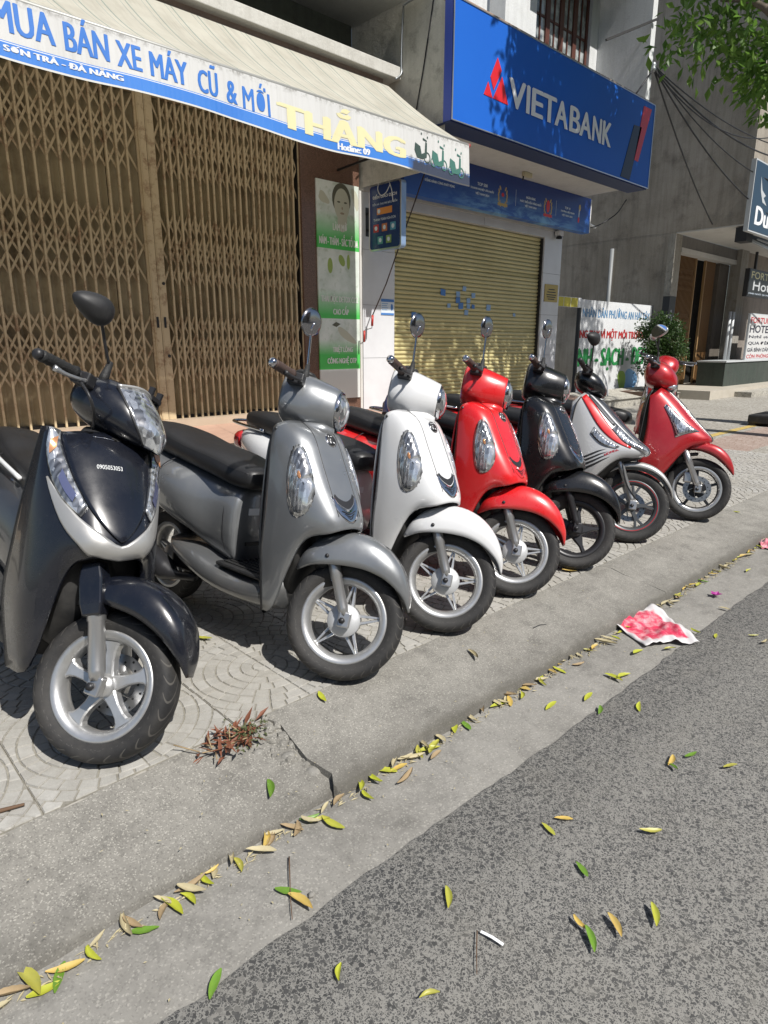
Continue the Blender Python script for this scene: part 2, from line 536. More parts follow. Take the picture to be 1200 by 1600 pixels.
# ---- tiled terrace in front of the shops
def m_tiles(name, a, b, bw=.4, bh=.4, off=0., rough=.5):
    m = mat(name, rough=rough); n = NT(m); c = n.coord('Object')
    mid = n.noise(c, 3, 5, .6); fine = n.noise(c, 90, 3)
    n.color(n.mix(n.ramp(mid, [(.3, 0), (.7, 1)]), a, b)); n.bump(fine, .06, .003)
    return m
M_pink = m_tiles('pink_tile', (.40, .25, .185), (.47, .31, .235))
M_sill = m_tiles('sill_stone', (.42, .33, .24), (.5, .40, .30))
M_riser = m_concrete('riser_concrete', (.28, .26, .22), (.4, .38, .33), 90, 5, .5, .9, .8)
te = empty('terrace'); te['kind'] = 'structure'
b = MB(); b.smooth = False
b.box((-2, 6.60, -.01), (16, 9.0, .15)); b.build('step_base', M_riser, te)
X0, X1 = -.4, 12.0
nx = 31
tw = (X1-X0)/nx
tm = MB(); tm.smooth = False
tm.add([(.002, 0, 0), (tw-.002, 0, 0), (tw-.002, 1, 1), (.002, 1, 1), (.002, 0, -.02), (tw-.002, 0, -.02)], [(0, 1, 2, 3), (4, 5, 1, 0)])
tme = tm.mesh('terrace_tile'); tme.materials.append(M_pink)
ya, za, yb, zb = 6.555, .168, 7.31, .30
for i in range(nx):
    for k in range(2):
        y0 = ya+(yb-ya)*k/2; z0 = za+(zb-za)*k/2
        o = inst('terrace_tile', tme, te, (X0+tw*i, y0+.002, z0+random.uniform(0, .0015)), (0, 0, 0), (1, (yb-ya)/2-.004, (zb-za)/2))
b = MB(); b.smooth = False
b.add([(-2, 6.56, .158), (16, 6.56, .158), (16, 7.32, .292), (-2, 7.32, .292)], [(0, 1, 2, 3)]); b.build('tile_bed', M_riser, te)
b = MB(); b.box((-2, 7.30, .15), (5.5, 7.62, .388)); b.build('gate_sill', M_sill, te)
b = MB(); b.box((5.5, 7.30, .15), (12.0, 7.62, .305)); b.build('shop_floor_edge', M_pink, te)
# ================================================================ BUILDINGS
def m_stained(name, a, b, stain, streak=.5, rough=.85, scale=.9, amt=.7):
    """old render: big blotches, vertical water streaks, dark mould"""
    m = mat(name, rough=rough); n = NT(m); c = n.coord('Object')
    big = n.noise(c, scale, 7, .65, .3); mid = n.noise(c, scale*5, 6, .7)
    st = n.noise(n.coord('Object', (5.5, 5.5, .35)), 1.6, 6, .7)
    base = n.mix(n.ramp(big, [(.33, 0), (.66, 1)]), a, b)
    base = n.mix(n.ramp(st, [(.45, 0), (.75, streak)]), base, stain)
    base = n.mix(n.ramp(mid, [(.52, 0), (.78, amt)]), base, stain)
    base = n.mix(n.ramp(n.noise(c, 60, 3), [(.45, 0), (.8, .25)]), base, tuple(x*1.4 for x in b))
    n.color(base); n.bump(n.math('ADD', mid, n.math('MULTIPLY', n.noise(c, 40, 4), .4)), .35, .02)
    return m
M_gate = mat('gate_paint', rough=.55); n = NT(M_gate); c = n.coord('Object'); gp = n.n('NewGeometry').outputs['Position']
n.color(n.mix(n.ramp(n.noise(gp, 7, 6, .75), [(.5, 0), (.68, .85)]), n.mix(n.noise(gp, 1.5), (.52, .405, .245), (.60, .48, .31)), (.20, .09, .04)))
M_sheet = mat('gate_sheet', rough=.5); n = NT(M_sheet); gp = n.n('NewGeometry').outputs['Position']
n.color(n.mix(n.ramp(n.noise(gp, 2.2, 6, .7), [(.48, 0), (.72, .8)]), (.40, .325, .20), (.14, .095, .05)))
M_granite = mat('brown_granite', rough=.25); n = NT(M_granite); c = n.coord('Object')
n.color(n.mix(n.ramp(n.vor(c, 170, 'F1', 'Distance'), [(.2, 0), (.7, 1)]), (.035, .02, .014), (.19, .105, .075)))
M_whitetile = mat('white_tile', (.66, .67, .70), .22); n = NT(M_whitetile); c = n.coord('Object')
n.color(n.mix(n.ramp(n.noise(c, 1.4, 5, .6), [(.35, 0), (.7, 1)]), (.68, .69, .71), (.58, .58, .60)))
M_grout = mat('grout', (.3, .3, .3), .9)
M_shutter = mat('shutter_paint', rough=.42); n = NT(M_shutter); gp = n.n('NewGeometry').outputs['Position']
n.color(n.mix(n.ramp(n.noise(gp, 1.1, 6, .65), [(.35, 0), (.72, 1)]), (.60, .53, .27), (.47, .41, .195)))
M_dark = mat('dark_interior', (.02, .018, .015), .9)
M_oldwall = m_stained('stained_party_wall', (.44, .43, .38), (.54, .53, .47), (.10, .095, .08), .25, .85, 1.1, .7)
M_green = m_stained('green_wall', (.12, .135, .11), (.16, .175, .14), (.04, .04, .035), .5)
M_ceil = m_stained('ceiling_plaster', (.33, .33, .31), (.40, .40, .37), (.2, .2, .18), .2, .85, .8, .25)
M_hood = m_stained('hood_concrete', (.46, .45, .41), (.55, .54, .50), (.25, .23, .2), .3, .8, 1.4, .4)
M_white = m_stained('white_wall', (.60, .61, .61), (.68, .69, .69), (.33, .33, .32), .35, .7, .8, .3)
M_canopy = m_stained('canopy_plaster', (.52, .51, .49), (.60, .59, .56), (.3, .29, .26), .15, .8, .8, .35)
M_grey = m_stained('grey_weathered_render', (.25, .22, .175), (.41, .37, .315), (.10, .083, .067), .5, .9, .42, .75)
M_alu = mat('aluminium', (.62, .62, .63), .35, .9)
M_black = mat('black_metal', (.02, .02, .022), .45)
M_steel = mat('galvanised', (.38, .40, .41), .45, .7)

# ---------------------------------------------------------------- folding gates
GY = 7.50
def gate_leaf(x0, x1, nb, label, post_first):
    root = empty('folding_gate', (x0, GY, .39), label=label, cat='gate', group='leaves of the folding gate')
    W = x1-x0; sp = W/nb; Ht = 3.5
    # vertical U-bars
    mb = MB(); mb.box((-.0105, -.014, 0), (.0105, .014, Ht)); bm_ = mb.mesh('gate_bar'); bm_.materials.append(M_gate)
    # lattice strips
    h = .21
    def strip(sgn):
        k = MB(); k.bar((0, 0, -h), (sp*2*sgn, 0, h), .0035, .022, (1, 0, 0)); me = k.mesh('lattice_strip'); me.materials.append(M_gate); return me
    sp_m = (strip(1), strip(-1))
    sheet = MB(); n = 7
    sheet.grid([[(-sp*.5+sp*t/(n-1), .03+.028*math.cos(math.pi*(t/(n-1)-.5)*2)-.028, z) for t in range(n)] for z in (0, Ht)])
    sh_m = sheet.mesh('backing_panel'); sh_m.materials.append(M_sheet)
    for i in range(nb+1):
        jx = random.uniform(-.006, .006)
        inst('gate_bar', bm_, root, (i*sp+jx, -.024, 0), (0, random.uniform(-.0015, .0015), 0))
        if i < nb: inst('backing_panel', sh_m, root, ((i+.5)*sp, .05, random.uniform(.01, .03)), (0, 0, random.uniform(-.12, .12)))
        for zc in (.82, 1.93, 3.08):
            for dz in (-.17, .17):
                zz = zc+dz
                if i+2 <= nb: inst('lattice_strip', sp_m[0], root, (i*sp, -.004, zz))
                if i-2 >= 0: inst('lattice_strip', sp_m[1], root, (i*sp, .002, zz))
    top = MB(); top.box((0, -.03, Ht-.02), (W, .03, Ht+.04)); top.build('top_rail', M_gate, root)
    low = MB(); low.box((0, .02, -.004), (W, .05, .035)); low.build('bottom_track', M_black, root)
    return root
gl = gate_leaf(.55, 3.385, 24, 'rusty tan folding gate leaf behind the black scooter, left of the post pair', False)
gr = gate_leaf(3.575, 5.52, 22, 'rusty tan folding gate leaf between the post pair and brown granite column', True)
for x0, x1, par in ((3.393, 3.472, gl), (3.478, 3.567, gr)):
    p = MB(); p.smooth = False
    p.box((x0-par.location.x, -.06, 0), (x1-par.location.x, .02, 3.5))
    p.box((x0-par.location.x+.012, -.064, 0), (x0-par.location.x+.018, -.0605, 3.5))
    po = p.build('meeting_post', M_gate, par)
    k = MB(); xx = (x0+x1)/2-par.location.x
    k.box((xx-.014, -.066, 1.06), (xx+.014, -.0645, 1.18)); k.cur = 0
    kk = k.build('lock_slot', M_black, po)
for zz in (.74, 1.55):
    k = MB(); k.tube([(3.54-gr.location.x, -.07, zz), (3.54-gr.location.x, -.055, zz)], .018, 10); k.build('bolt', M_black, gr)

# ---------------------------------------------------------------- shop on the left (building shell)
shop = empty('shop_building', (3, 7.5, 0), label='old shop building behind the awning with green recess and concrete hood', cat='building')
def part(name, m, par, *boxes, bevel=0.):
    q = MB(); q.smooth = False
    for a, c_ in boxes:
        a = tuple(a[i]-par.location[i] for i in range(3)); c_ = tuple(c_[i]-par.location[i] for i in range(3))
        q.box(a, c_)
    o = q.build(name, m, par)
    if bevel: mod(o, 'BEVEL', width=bevel, segments=2)
    return o
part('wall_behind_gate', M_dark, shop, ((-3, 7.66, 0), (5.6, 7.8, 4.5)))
part('recess_wall', M_green, shop, ((-3, 7.52, 4.68), (6.5, 7.7, 5.36)))
part('recess_window', mat('dark_window', (.03, .035, .03), .3), shop, ((2.6, 7.49, 4.7), (4.55, 7.518, 5.25)))
part('window_trim', M_green, shop, ((4.55, 7.47, 4.68), (4.60, 7.519, 5.30)))
part('ceiling', M_ceil, shop, ((-3, 6.12, 5.36), (6.55, 7.7, 5.50)))
part('upper_front', M_white, shop, ((-3, 6.12, 5.502), (6.55, 6.3, 8.5)))
part('concrete_hood', M_hood, shop, ((-3, 6.66, 4.535), (6.585, 7.52, 4.675)), bevel=.008)
part('hood_beam', m_stained('hood_beam', (.36, .27, .22), (.42, .32, .27), (.2, .15, .12), .3), shop, ((-3, 6.80, 4.44), (6.40, 7.5, 4.533)))
part('lintel_wall', M_green, shop, ((-3, 7.53, 3.90), (6.5, 7.65, 4.66)))
part('granite_column', M_granite, shop, ((5.525, 7.43, .30), (6.535, 7.64, 4.2)), bevel=.004)
part('column_return', M_dark, shop, ((5.50, 7.47, .30), (5.524, 7.64, 4.2)))
# advertising panel on the column
def m_poster():
    """printed panel: three faded photographs over green bands (flat print)"""
    m = mat('advert_print', rough=.35); n = NT(m); c = n.coord('Object'); X = n.sep(c)
    nz = n.noise(c, 3.2, 4, .55); nf = n.noise(c, 9, 4, .6)
    photo = n.mix(n.ramp(nz, [(.38, 0), (.6, 1)]), (.56, .62, .56), (.72, .76, .72))
    photo = n.mix(n.ramp(nf, [(.55, 0), (.72, .6)]), photo, (.30, .38, .25))
    grn = (.08, .50, .10)
    z = X[2]
    def band(a, b_, f=.01):
        return n.math('MULTIPLY', n.math('DIVIDE', n.math('SUBTRACT', z, a), f, True), n.math('DIVIDE', n.math('SUBTRACT', b_, z), f, True))
    out = photo
    for a, t in ((1.48, 2.24), (.60, 1.52), (0, .70)):
        pass
    g1 = n.math('MULTIPLY', n.math('DIVIDE', n.math('SUBTRACT', 2.10, z), .35, True), n.math('GREATER_THAN', z, 1.62))
    g2 = n.math('MULTIPLY', n.math('DIVIDE', n.math('SUBTRACT', 1.10, z), .35, True), n.math('GREATER_THAN', z, .70))
    g3 = n.math('MULTIPLY', n.math('DIVIDE', n.math('SUBTRACT', .42, z), .22, True), n.math('GREATER_THAN', z, .0))
    for g_ in (g1, g2, g3): out = n.mix(g_, out, grn)
    out = n.mix(n.math('LESS_THAN', z, 0.), out, (.62, .64, .62))
    n.color(out); return m
po = empty('advertising_panel', (6.13, 7.42, .92), label='tall green and white beauty advert panel on the granite column', cat='poster')
q = MB(); q.smooth = False; q.box((-.372, -.012, -.42), (.375, .008, 2.47)); q.build('board', m_poster(), po)
M_ltxt = mat('pale_lettering', (.72, .75, .70), .5)
for body, z0, z1, x0, x1 in (('LÀM MỜ', 1.86, 1.98, -.10, .15), ('NÁM - THÂM - SẮC TỐ DA', 1.67, 1.82, -.34, .35), ('THẢI ĐỘC DETOX CO2', .90, 1.03, -.33, .34), ('CAO CẤP', .755, .875, -.12, .16),
                             ('TRIỆT LÔNG', .22, .335, -.14, .23), ('CÔNG NGHỆ OTP', .06, .18, -.24, .30)):
    fit_text('lettering', body, M_ltxt, po, x0, x1, z0, z1, -.0155, bold=.0045)
# printed figure: a face, hands and leaves reduced to plain printed shapes
def blob(par, name, m, cx, cz, rx, rz, y, n_=28, rot=0., wob=0.):
    q = MB(); q.smooth = False
    pts = []
    for k in range(n_):
        a = 2*math.pi*k/n_; r = 1+wob*math.sin(3*a+1)
        x = rx*r*math.cos(a); z = rz*r*math.sin(a)
        pts.append((cx+x*math.cos(rot)-z*math.sin(rot), y, cz+x*math.sin(rot)+z*math.cos(rot)))
    q.add(pts, [tuple(range(n_))[::-1]]); return q.build(name, m, par)
M_skin = mat('printed_skin', (.50, .50, .40), .45); M_hair = mat('printed_hair', (.10, .10, .07), .5); M_lip = mat('printed_lips', (.30, .24, .17), .5); M_leaf_p = mat('printed_leaf', (.30, .40, .10), .5)
blob(po, 'printed_hair', M_hair, .06, 2.27, .165, .20, -.0130)
blob(po, 'printed_neck', M_skin, .07, 1.99, .085, .14, -.0134)
blob(po, 'printed_face', M_skin, .065, 2.20, .135, .205, -.0138)
for ex in (.01, .13): blob(po, 'printed_eye', M_hair, ex, 2.23, .028, .012, -.0142)
blob(po, 'printed_lips', M_lip, .07, 2.09, .038, .014, -.0142)
blob(po, 'printed_nose', M_lip, .07, 2.155, .012, .02, -.0142)
blob(po, 'printed_hand', M_skin, -.25, 2.25, .10, .06, -.0134, rot=-.6, wob=.15)
blob(po, 'printed_hand', M_skin, .31, 2.30, .05, .14, -.0134, rot=.3, wob=.1)
blob(po, 'printed_leaf', M_leaf_p, -.16, 1.40, .045, .10, -.0134)
blob(po, 'printed_leaf', M_leaf_p, .05, 1.48, .05, .08, -.0134, rot=.5)
blob(po, 'printed_leaf', M_leaf_p, .17, 1.47, .03, .10, -.0134)
blob(po, 'printed_arm', M_skin, .12, .47, .20, .055, -.0134, rot=-.55, wob=.08)
blob(po, 'printed_device', M_hair, -.07, .62, .08, .035, -.0136, n_=4, rot=.1)

# ---------------------------------------------------------------- awning
aw = empty('awning', (3.2, 7.0, 3.5), label='long cream shop awning with blue lettered valance over the folding gate', cat='awning')
AX0, AX1 = -.4, 6.40
def aw_top(u, v):      # u along X, v from the roller (0) to the front rail (1)
    x = AX0+(AX1-AX0)*u
    y = 6.70+(5.385-6.70)*v; z = 4.43+(3.50-4.43)*v
    z -= .07*math.sin(math.pi*v)*(.6+.4*math.sin(math.pi*u))
    z += .006*math.sin(x*9)*v*(1-v)*4
    return Vector((x, y, z))-aw.location
M_fab = mat('awning_fabric', rough=.75); n = NT(M_fab); c = n.coord('Object'); X = n.sep(c)
sx = n.math('FRACT', n.math('MULTIPLY', X[0], 3.6))
sx2 = n.math('FRACT', n.math('ADD', n.math('MULTIPLY', X[0], 3.6), .22))
s1 = n.math('LESS_THAN', sx, .055); s2 = n.math('LESS_THAN', sx2, .03)
f0 = n.mix(n.ramp(n.noise(c, 2.4, 6, .65), [(.35, 0), (.7, 1)]), (.66, .645, .56), (.54, .52, .44))
f0 = n.mix(s1, f0, (.30, .36, .32)); f0 = n.mix(s2, f0, (.40, .44, .40))
f0 = n.mix(n.ramp(n.noise(n.coord('Object', (9, .9, .9)), 1.4, 5, .7), [(.5, 0), (.8, .45)]), f0, (.28, .26, .21))
n.color(f0)
tl = n.n('BsdfTranslucent'); n.l(f0, tl.inputs[0]); mx = n.n('MixShader'); mx.inputs[0].default_value = .38
n.l(n.b.outputs[0], mx.inputs[1]); n.l(tl.outputs[0], mx.inputs[2]); n.l(mx.outputs[0], n.t.nodes['Material Output'].inputs[0])
q = MB(); q.grid([[aw_top(i/60, j/14) for j in range(15)] for i in range(61)])
o = q.build('fabric', M_fab, aw); 
q = MB(); q.tube([Vector((AX0, 5.375, 3.492))-aw.location, Vector((AX1+.015, 5.375, 3.492))-aw.location], .022, 12); q.build('front_rail', mat('rail_grey', (.33, .33, .31), .5, .3), aw)
q = MB(); q.tube([Vector((AX1+.012, 5.375, 3.492))-aw.location, Vector((AX1+.03, 5.375, 3.492))-aw.location], .024, 12); q.build('rail_end_cap', mat('red_cap', (.45, .02, .02), .4), aw)
q = MB(); q.tube([Vector((AX0, 6.74, 4.40))-aw.location, Vector((AX1, 6.74, 4.40))-aw.location], .045, 12); q.build('roller', M_black, aw)
for x in (.4, 6.15):
    q = MB(); q.tube([Vector((x, 7.45, 3.55))-aw.location, Vector((x+.02, 6.4, 3.60))-aw.location, Vector((x, 5.39, 3.47))-aw.location], .016, 8); q.build('folding_arm', M_black, aw)
def val_pt(x, t, off=0.):          # t: 0 top .. 1 bottom of the valance
    u = (x-AX0)/(AX1-AX0)
    zb = 3.085+.055*math.sin(max(0, (x-.2))*.9)*.5+.02*math.sin(x*2.7)
    if x < 2.6: zb += .03*(2.6-x)/2.6
    z = 3.485+(zb-3.485)*t
    y = 5.350-.007*math.sin(x*5.2+.8)*t-.003*math.sin(x*11)*t-.02*t-off
    return Vector((x, y, z))-aw.location
def m_valance():
    m = mat('valance_print', rough=.6); n = NT(m); uvc = n.coord('UV'); U = n.sep(uvc); c = n.coord('Object')
    t = U[1]
    white = n.mix(n.ramp(n.noise(n.coord('Object', (14, 1, .6)), 1.2, 5, .7), [(.45, 0), (.78, .5)]), (.60, .60, .585), (.40, .39, .36))
    blue = n.mix(n.noise(c, 2, 4), (.03, .16, .56), (.05, .22, .62))
    xm = n.math('ADD', U[0], n.math('MULTIPLY', n.noise(c, 9, 4), .04))
    out = n.mix(n.math('GREATER_THAN', t, .70), white, blue)
    line = n.math('MULTIPLY', n.math('GREATER_THAN', t, .715), n.math('LESS_THAN', t, .73))
    out = n.mix(line, out, (.70, .72, .74))
    out = n.mix(n.math('GREATER_THAN', t, .965), out, (.62, .62, .58))
    # soot along the lower right corner
    ty = n.math('ADD', t, n.math('MULTIPLY', n.math('SUBTRACT', n.noise(n.coord('Object', (10, 10, 5)), 1.2, 5, .7), .5), .55))
    soot = n.math('MULTIPLY', n.ramp(xm, [(.868, 0), (.885, 1)]), n.ramp(ty, [(.66, 0), (.76, .93)]))
    out = n.mix(soot, out, (.035, .035, .04))
    # mould along the upper seam
    ms = n.math('MULTIPLY', n.ramp(n.noise(c, 22, 4, .75), [(.45, 0), (.65, .7)]), n.ramp(t, [(.0, 1), (.12, 0)]))
    out = n.mix(ms, out, (.10, .09, .07))
    n.color(out); n.bump(n.noise(n.coord('Object', (22, 1, .5)), 1.5, 3), .25, .02); return m
q = MB(); NVX = 150
gg = [[val_pt(AX0+(AX1-AX0)*i/NVX, j/12) for j in range(13)] for i in range(NVX+1)]
q.grid(gg, uv=True); val = q.build('valance', m_valance(), aw)
M_blue = mat('blue_lettering', (.035, .17, .55), .55)
M_yel = mat('faded_yellow_lettering', (.70, .65, .38), .6)
M_wht = mat('white_lettering', (.72, .74, .76), .5)
def vtext(body, m, x0, x1, t0, t1, bold=.0, shear=0., name='lettering'):
    return fit_text(name, body, m, val, x0, x1, -t1, -t0, 0, shear=shear, post=lambda p: val_pt(p.x, -p.y, .0025+p.z), bold=bold)
# ---------------------------------------------------------------- valance lettering
for body, x0, x1, t0, t1 in (('MUA', 1.50, 1.893, .06, .56), ('BÁN', 1.953, 2.265, -.03, .57), ('XE', 2.317, 2.509, .14, .60), ('MÁY', 2.573, 2.887, .03, .62),
                             ('CŨ', 2.972, 3.155, .05, .66), ('&', 3.232, 3.335, .24, .68), ('MỚI', 3.384, 3.66, .10, .70)):
    vtext(body, M_blue, x0+.006, x1-.006, t0, t1, .0065 if body != 'MỚI' else .0045)
vtext('THẮNG', M_yel, 3.755, 5.33, .08, .80, .026)
vtext('- SƠN TRÀ - ĐÀ NẴNG', M_wht, 1.50, 2.347, .715, .865, .005)
vtext('Hotline: 09', M_wht, 4.43, 4.83, .79, .93, .006)
M_bike = mat('printed_teal', (.05, .16, .13), .6); M_biked = mat('printed_dark', (.04, .07, .06), .6)
for k, (cx, w_) in enumerate(((5.60, .13), (5.87, .13), (6.16, .13))):
    q = MB(); q.smooth = False; q.cur = 1 if k == 0 else 0
    def P2(px, pt): return val_pt(cx+px, pt, .004+.0004*k)
    tc = .60+.06*k
    for wx, rr in ((.085, .052), (-.085, .045)):
        if k == 0 and wx < 0: continue
        n_ = 20
        vs = [P2(wx+rr*f*math.cos(2*math.pi*i/n_), tc+rr*f*2.5*math.sin(2*math.pi*i/n_)) for i in range(n_) for f in (1, .78)]
        q.add(vs, [(2*i, 2*((i+1) % n_), 2*((i+1) % n_)+1, 2*i+1) for i in range(n_)])
    for poly in ([(-.10, -.28), (-.02, -.22), (.0, -.05), (.05, -.10), (.06, -.36), (.085, -.34), (.08, .0), (.02, .06), (-.07, .06), (-.11, -.10)],
                 [(.02, -.44), (.08, -.40), (.085, -.37), (.02, -.39)], [(-.01, -.55), (.005, -.55), (.005, -.50), (-.01, -.50)], [(.085, -.50), (.10, -.50), (.10, -.45), (.085, -.45)]):
        q.add([P2(a, tc+b_) for a, b_ in poly], [tuple(range(len(poly)))])
    q.build('printed_motorbike', [M_bike, M_biked], val)

# ---------------------------------------------------------------- bank building
bank = empty('bank_building', (9.2, 7.5, 0), label='white tiled bank building with roller shutter opening and projecting canopy', cat='building')
def tiled(x0, x1, y0, y1, z0, z1, nz):
    part('pillar_core', M_grout, bank, ((x0+.004, y0+.006, z0), (x1-.004, y1, z1)))
    h = (z1-z0)/nz
    for k in range(nz):
        part('wall_tile', M_whitetile, bank, ((x0, y0, z0+h*k+.003), (x1, y0+.02, z0+h*(k+1)-.003)))
        part('wall_tile', M_whitetile, bank, ((x0-.001, y0+.021, z0+h*k+.003), (x0+.02, y1, z0+h*(k+1)-.003)))
        part('wall_tile', M_whitetile, bank, ((x1-.02, y0+.021, z0+h*k+.003), (x1+.001, y1, z0+h*(k+1)-.003)))
tiled(6.60, 7.24, 7.44, 7.62, .306, 3.36, 4)
tiled(11.20, 11.80, 7.44, 7.70, .306, 3.36, 4)
part('pillar_trim', M_canopy, bank, ((6.545, 7.45, .306), (6.595, 7.60, 3.36)))
part('lintel', M_canopy, bank, ((6.60, 7.42, 3.362), (11.80, 7.70, 3.45)), bevel=.004)
part('lintel_tile', M_whitetile, bank, ((7.245, 7.435, 3.225), (9.35, 7.60, 3.358)))
part('lintel_tile', M_whitetile, bank, ((9.36, 7.435, 3.225), (11.195, 7.60, 3.358)))
part('wall_above', M_canopy, bank, ((6.60, 7.43, 3.452), (11.80, 7.7, 3.94)))
part('canopy', M_canopy, bank, ((6.60, 5.90, 3.955), (11.80, 7.75, 4.12)), bevel=.006)
part('party_wall', M_oldwall, bank, ((6.588, 5.905, 3.40), (6.598, 7.62, 9)))
part('left_wall', M_white, bank, ((6.599, 6.0, 4.122), (6.75, 7.6, 9)))
part('recess_wall', M_white, bank, ((6.751, 7.25, 4.122), (9.0, 7.4, 9)))
part('window_column', M_white, bank, ((9.0, 6.90, 4.122), (9.80, 7.2, 9)))
part('window_column', M_white, bank, ((11.42, 6.90, 4.122), (11.665, 7.2, 9)))
part('window_sill_wall', M_white, bank, ((9.801, 6.92, 4.122), (11.419, 7.15, 4.9)))
part('side_wall', M_white, bank, ((11.67, 5.93, 4.122), (11.82, 9.5, 9)))
part('eave', mat('dark_eave', (.05, .045, .04), .8), bank, ((9.6, 6.2, 7.15), (11.66, 6.9, 7.3)))
M_wood = mat('red_brown_wood', (.11, .035, .025), .5); n = NT(M_wood); gp = n.n('NewGeometry').outputs['Position']
n.color(n.mix(n.noise(gp, 9, 5, .7), (.15, .05, .035), (.07, .03, .022)))
M_pane = mat('window_glass', (.30, .33, .33), .12, 0., Specular_IOR_Level=.8); n = NT(M_pane); gp = n.n('NewGeometry').outputs['Position']
n.color(n.mix(n.ramp(n.noise(gp, 5, 4, .6), [(.4, 0), (.62, 1)]), (.20, .22, .22), (.50, .53, .53)))
win = part('window', M_dark, bank, ((9.80, 7.02, 4.9), (11.42, 7.12, 7.14)))
lw = (11.42-9.80)/4
for k in range(4):
    x0 = 9.80+lw*k; x1 = x0+lw
    def wp(nm, m, a, c_):
        q = MB(); q.smooth = False; L = bank.location
        q.box(tuple(a[i]-L[i] for i in range(3)), tuple(c_[i]-L[i] for i in range(3))); return q.build(nm, m, win)
    wp('stile', M_wood, (x0, 6.955, 4.9), (x0+.055, 7.015, 7.14)); wp('stile', M_wood, (x1-.055, 6.955, 4.9), (x1, 7.015, 7.14))
    xm = (x0+x1)/2
    wp('muntin', M_wood, (xm-.014, 6.965, 4.9), (xm+.014, 7.01, 7.14))
    zs = [4.9, 5.2, 5.47, 5.72, 6.36, 6.98, 7.14]
    for j, z in enumerate(zs[1:-1]): wp('rail', M_wood, (x0+.056, 6.972, z-.018), (x1-.056, 7.006, z+.018))
    for j in range(6):
        for s in (0, 1):
            a, c_ = (x0+.056, xm-.015) if s == 0 else (xm+.015, x1-.056)
            wp('pane', M_pane, (a, 6.985, zs[j]+.019), (c_, 6.992, zs[j+1]-.019))
# roller shutter: one object for each slat
sh = empty('roller_shutter', (7.25, 7.50, .31), label='closed khaki yellow roller shutter of the bank', cat='shutter')
NS = 44; hs = (3.225-.31)/NS
prof = [(0, 0), (-.004, .10), (-.017, .32), (-.019, .55), (-.012, .8), (.006, .93), (.010, 1.0)]
q = MB(); q.grid([[(x, y, hs*t) for (y, t) in prof] for x in (0, 3.94)])
sm = q.mesh('slat'); sm.materials.append(M_shutter)
for k in range(NS):
    o = inst('slat', sm, sh, (0, .04, hs*k), (random.uniform(-.03, .03), 0, 0))
    if k % 15 == 3: mod(o, 'SOLIDIFY', thickness=.001)
part('shutter_backing', M_dark, bank, ((7.24, 7.60, .306), (11.2, 7.66, 3.4)))
q = MB(); q.box((0, .0, -.003), (3.94, .05, .05)); q.build('bottom_bar', M_alu, sh)
for s_ in (0, 1):
    q = MB(); q.box((-.012+s_*3.94, -.03, 0), (.022+s_*3.94, .06, 2.9)); q.build('guide_rail', M_black if s_ else M_alu, sh)
M_stk = mat('blue_sticker', (.07, .20, .50), .5); M_stk2 = mat('pale_blue_sticker', (.25, .40, .62), .5)
for i, (x, z, s_, mm) in enumerate(((8.438, 2.103, .06, 0), (8.82, 1.997, .055, 0), (8.90, 1.906, .06, 0), (9.227, 2.09, .05, 1), (8.983, 2.19, .045, 1), (9.099, 1.998, .05, 1), (9.05, 1.802, .05, 1),
                                    (7.747, 1.723, .05, 0), (9.66, 1.905, .06, 1), (8.591, 1.90, .04, 1), (10.444, 1.805, .035, 1), (8.82, 2.094, .05, 1), (9.10, 1.905, .045, 1), (9.23, 1.908, .04, 0))):
    q = MB(); q.smooth = False; q.box((-s_, -.002, -s_*.85), (s_, .002, s_*.85))
    o = q.build('sticker', M_stk2 if mm else M_stk, None, (x, 7.516, z)); o.rotation_euler = (random.uniform(-.1, .1), random.uniform(-.12, .12), 0)
    tag(o, 'small blue advert sticker pasted on the khaki roller shutter', 'sticker', 'stickers on the roller shutter')
# stickers and plaque on the pillars
q = MB(); q.smooth = False; q.box((-.135, -.004, -.115), (.135, 0, .115)); st = q.build('notice', mat('notice_white', (.66, .72, .78), .4), None, (7.09, 7.438, 1.815))
tag(st, 'small white and blue notice stuck on the left bank pillar', 'notice')
for z0, z1 in ((.075, .115), (-.115, -.085)):
    q = MB(); q.smooth = False; q.box((-.135, -.006, z0), (.135, -.0045, z1)); q.build('blue_band', M_stk, st)
blob(st, 'printed_mascot_spot', M_stk, .09, 0, .025, .05, -.0055)
for i in range(4):
    q = MB(); q.smooth = False; q.box((-.12, -.006, .045-.03*i), (-.12+.13-.02*(i % 2), -.0045, .055-.03*i)); q.build('print_line', M_stk2, st)
pq = part('plaque', mat('brass_plaque', (.42, .31, .10), .4, .3), bank, ((11.28, 7.425, 2.08), (11.73, 7.438, 2.40)))
pq.parent = None; pq.location = bank.location; tag(pq, 'small brass plaque on the right bank pillar', 'plaque')
for i, (a, z) in enumerate(((.10, 2.30), (.06, 2.25), (.04, 2.20), (.06, 2.16), (.09, 2.12))):
    q = MB(); q.smooth = False; q.box((11.30+a-9.2, 7.4225-7.5, z), (11.71-a-9.2, 7.4245-7.5, z+.018)); q.build('engraved_line', M_black, pq)

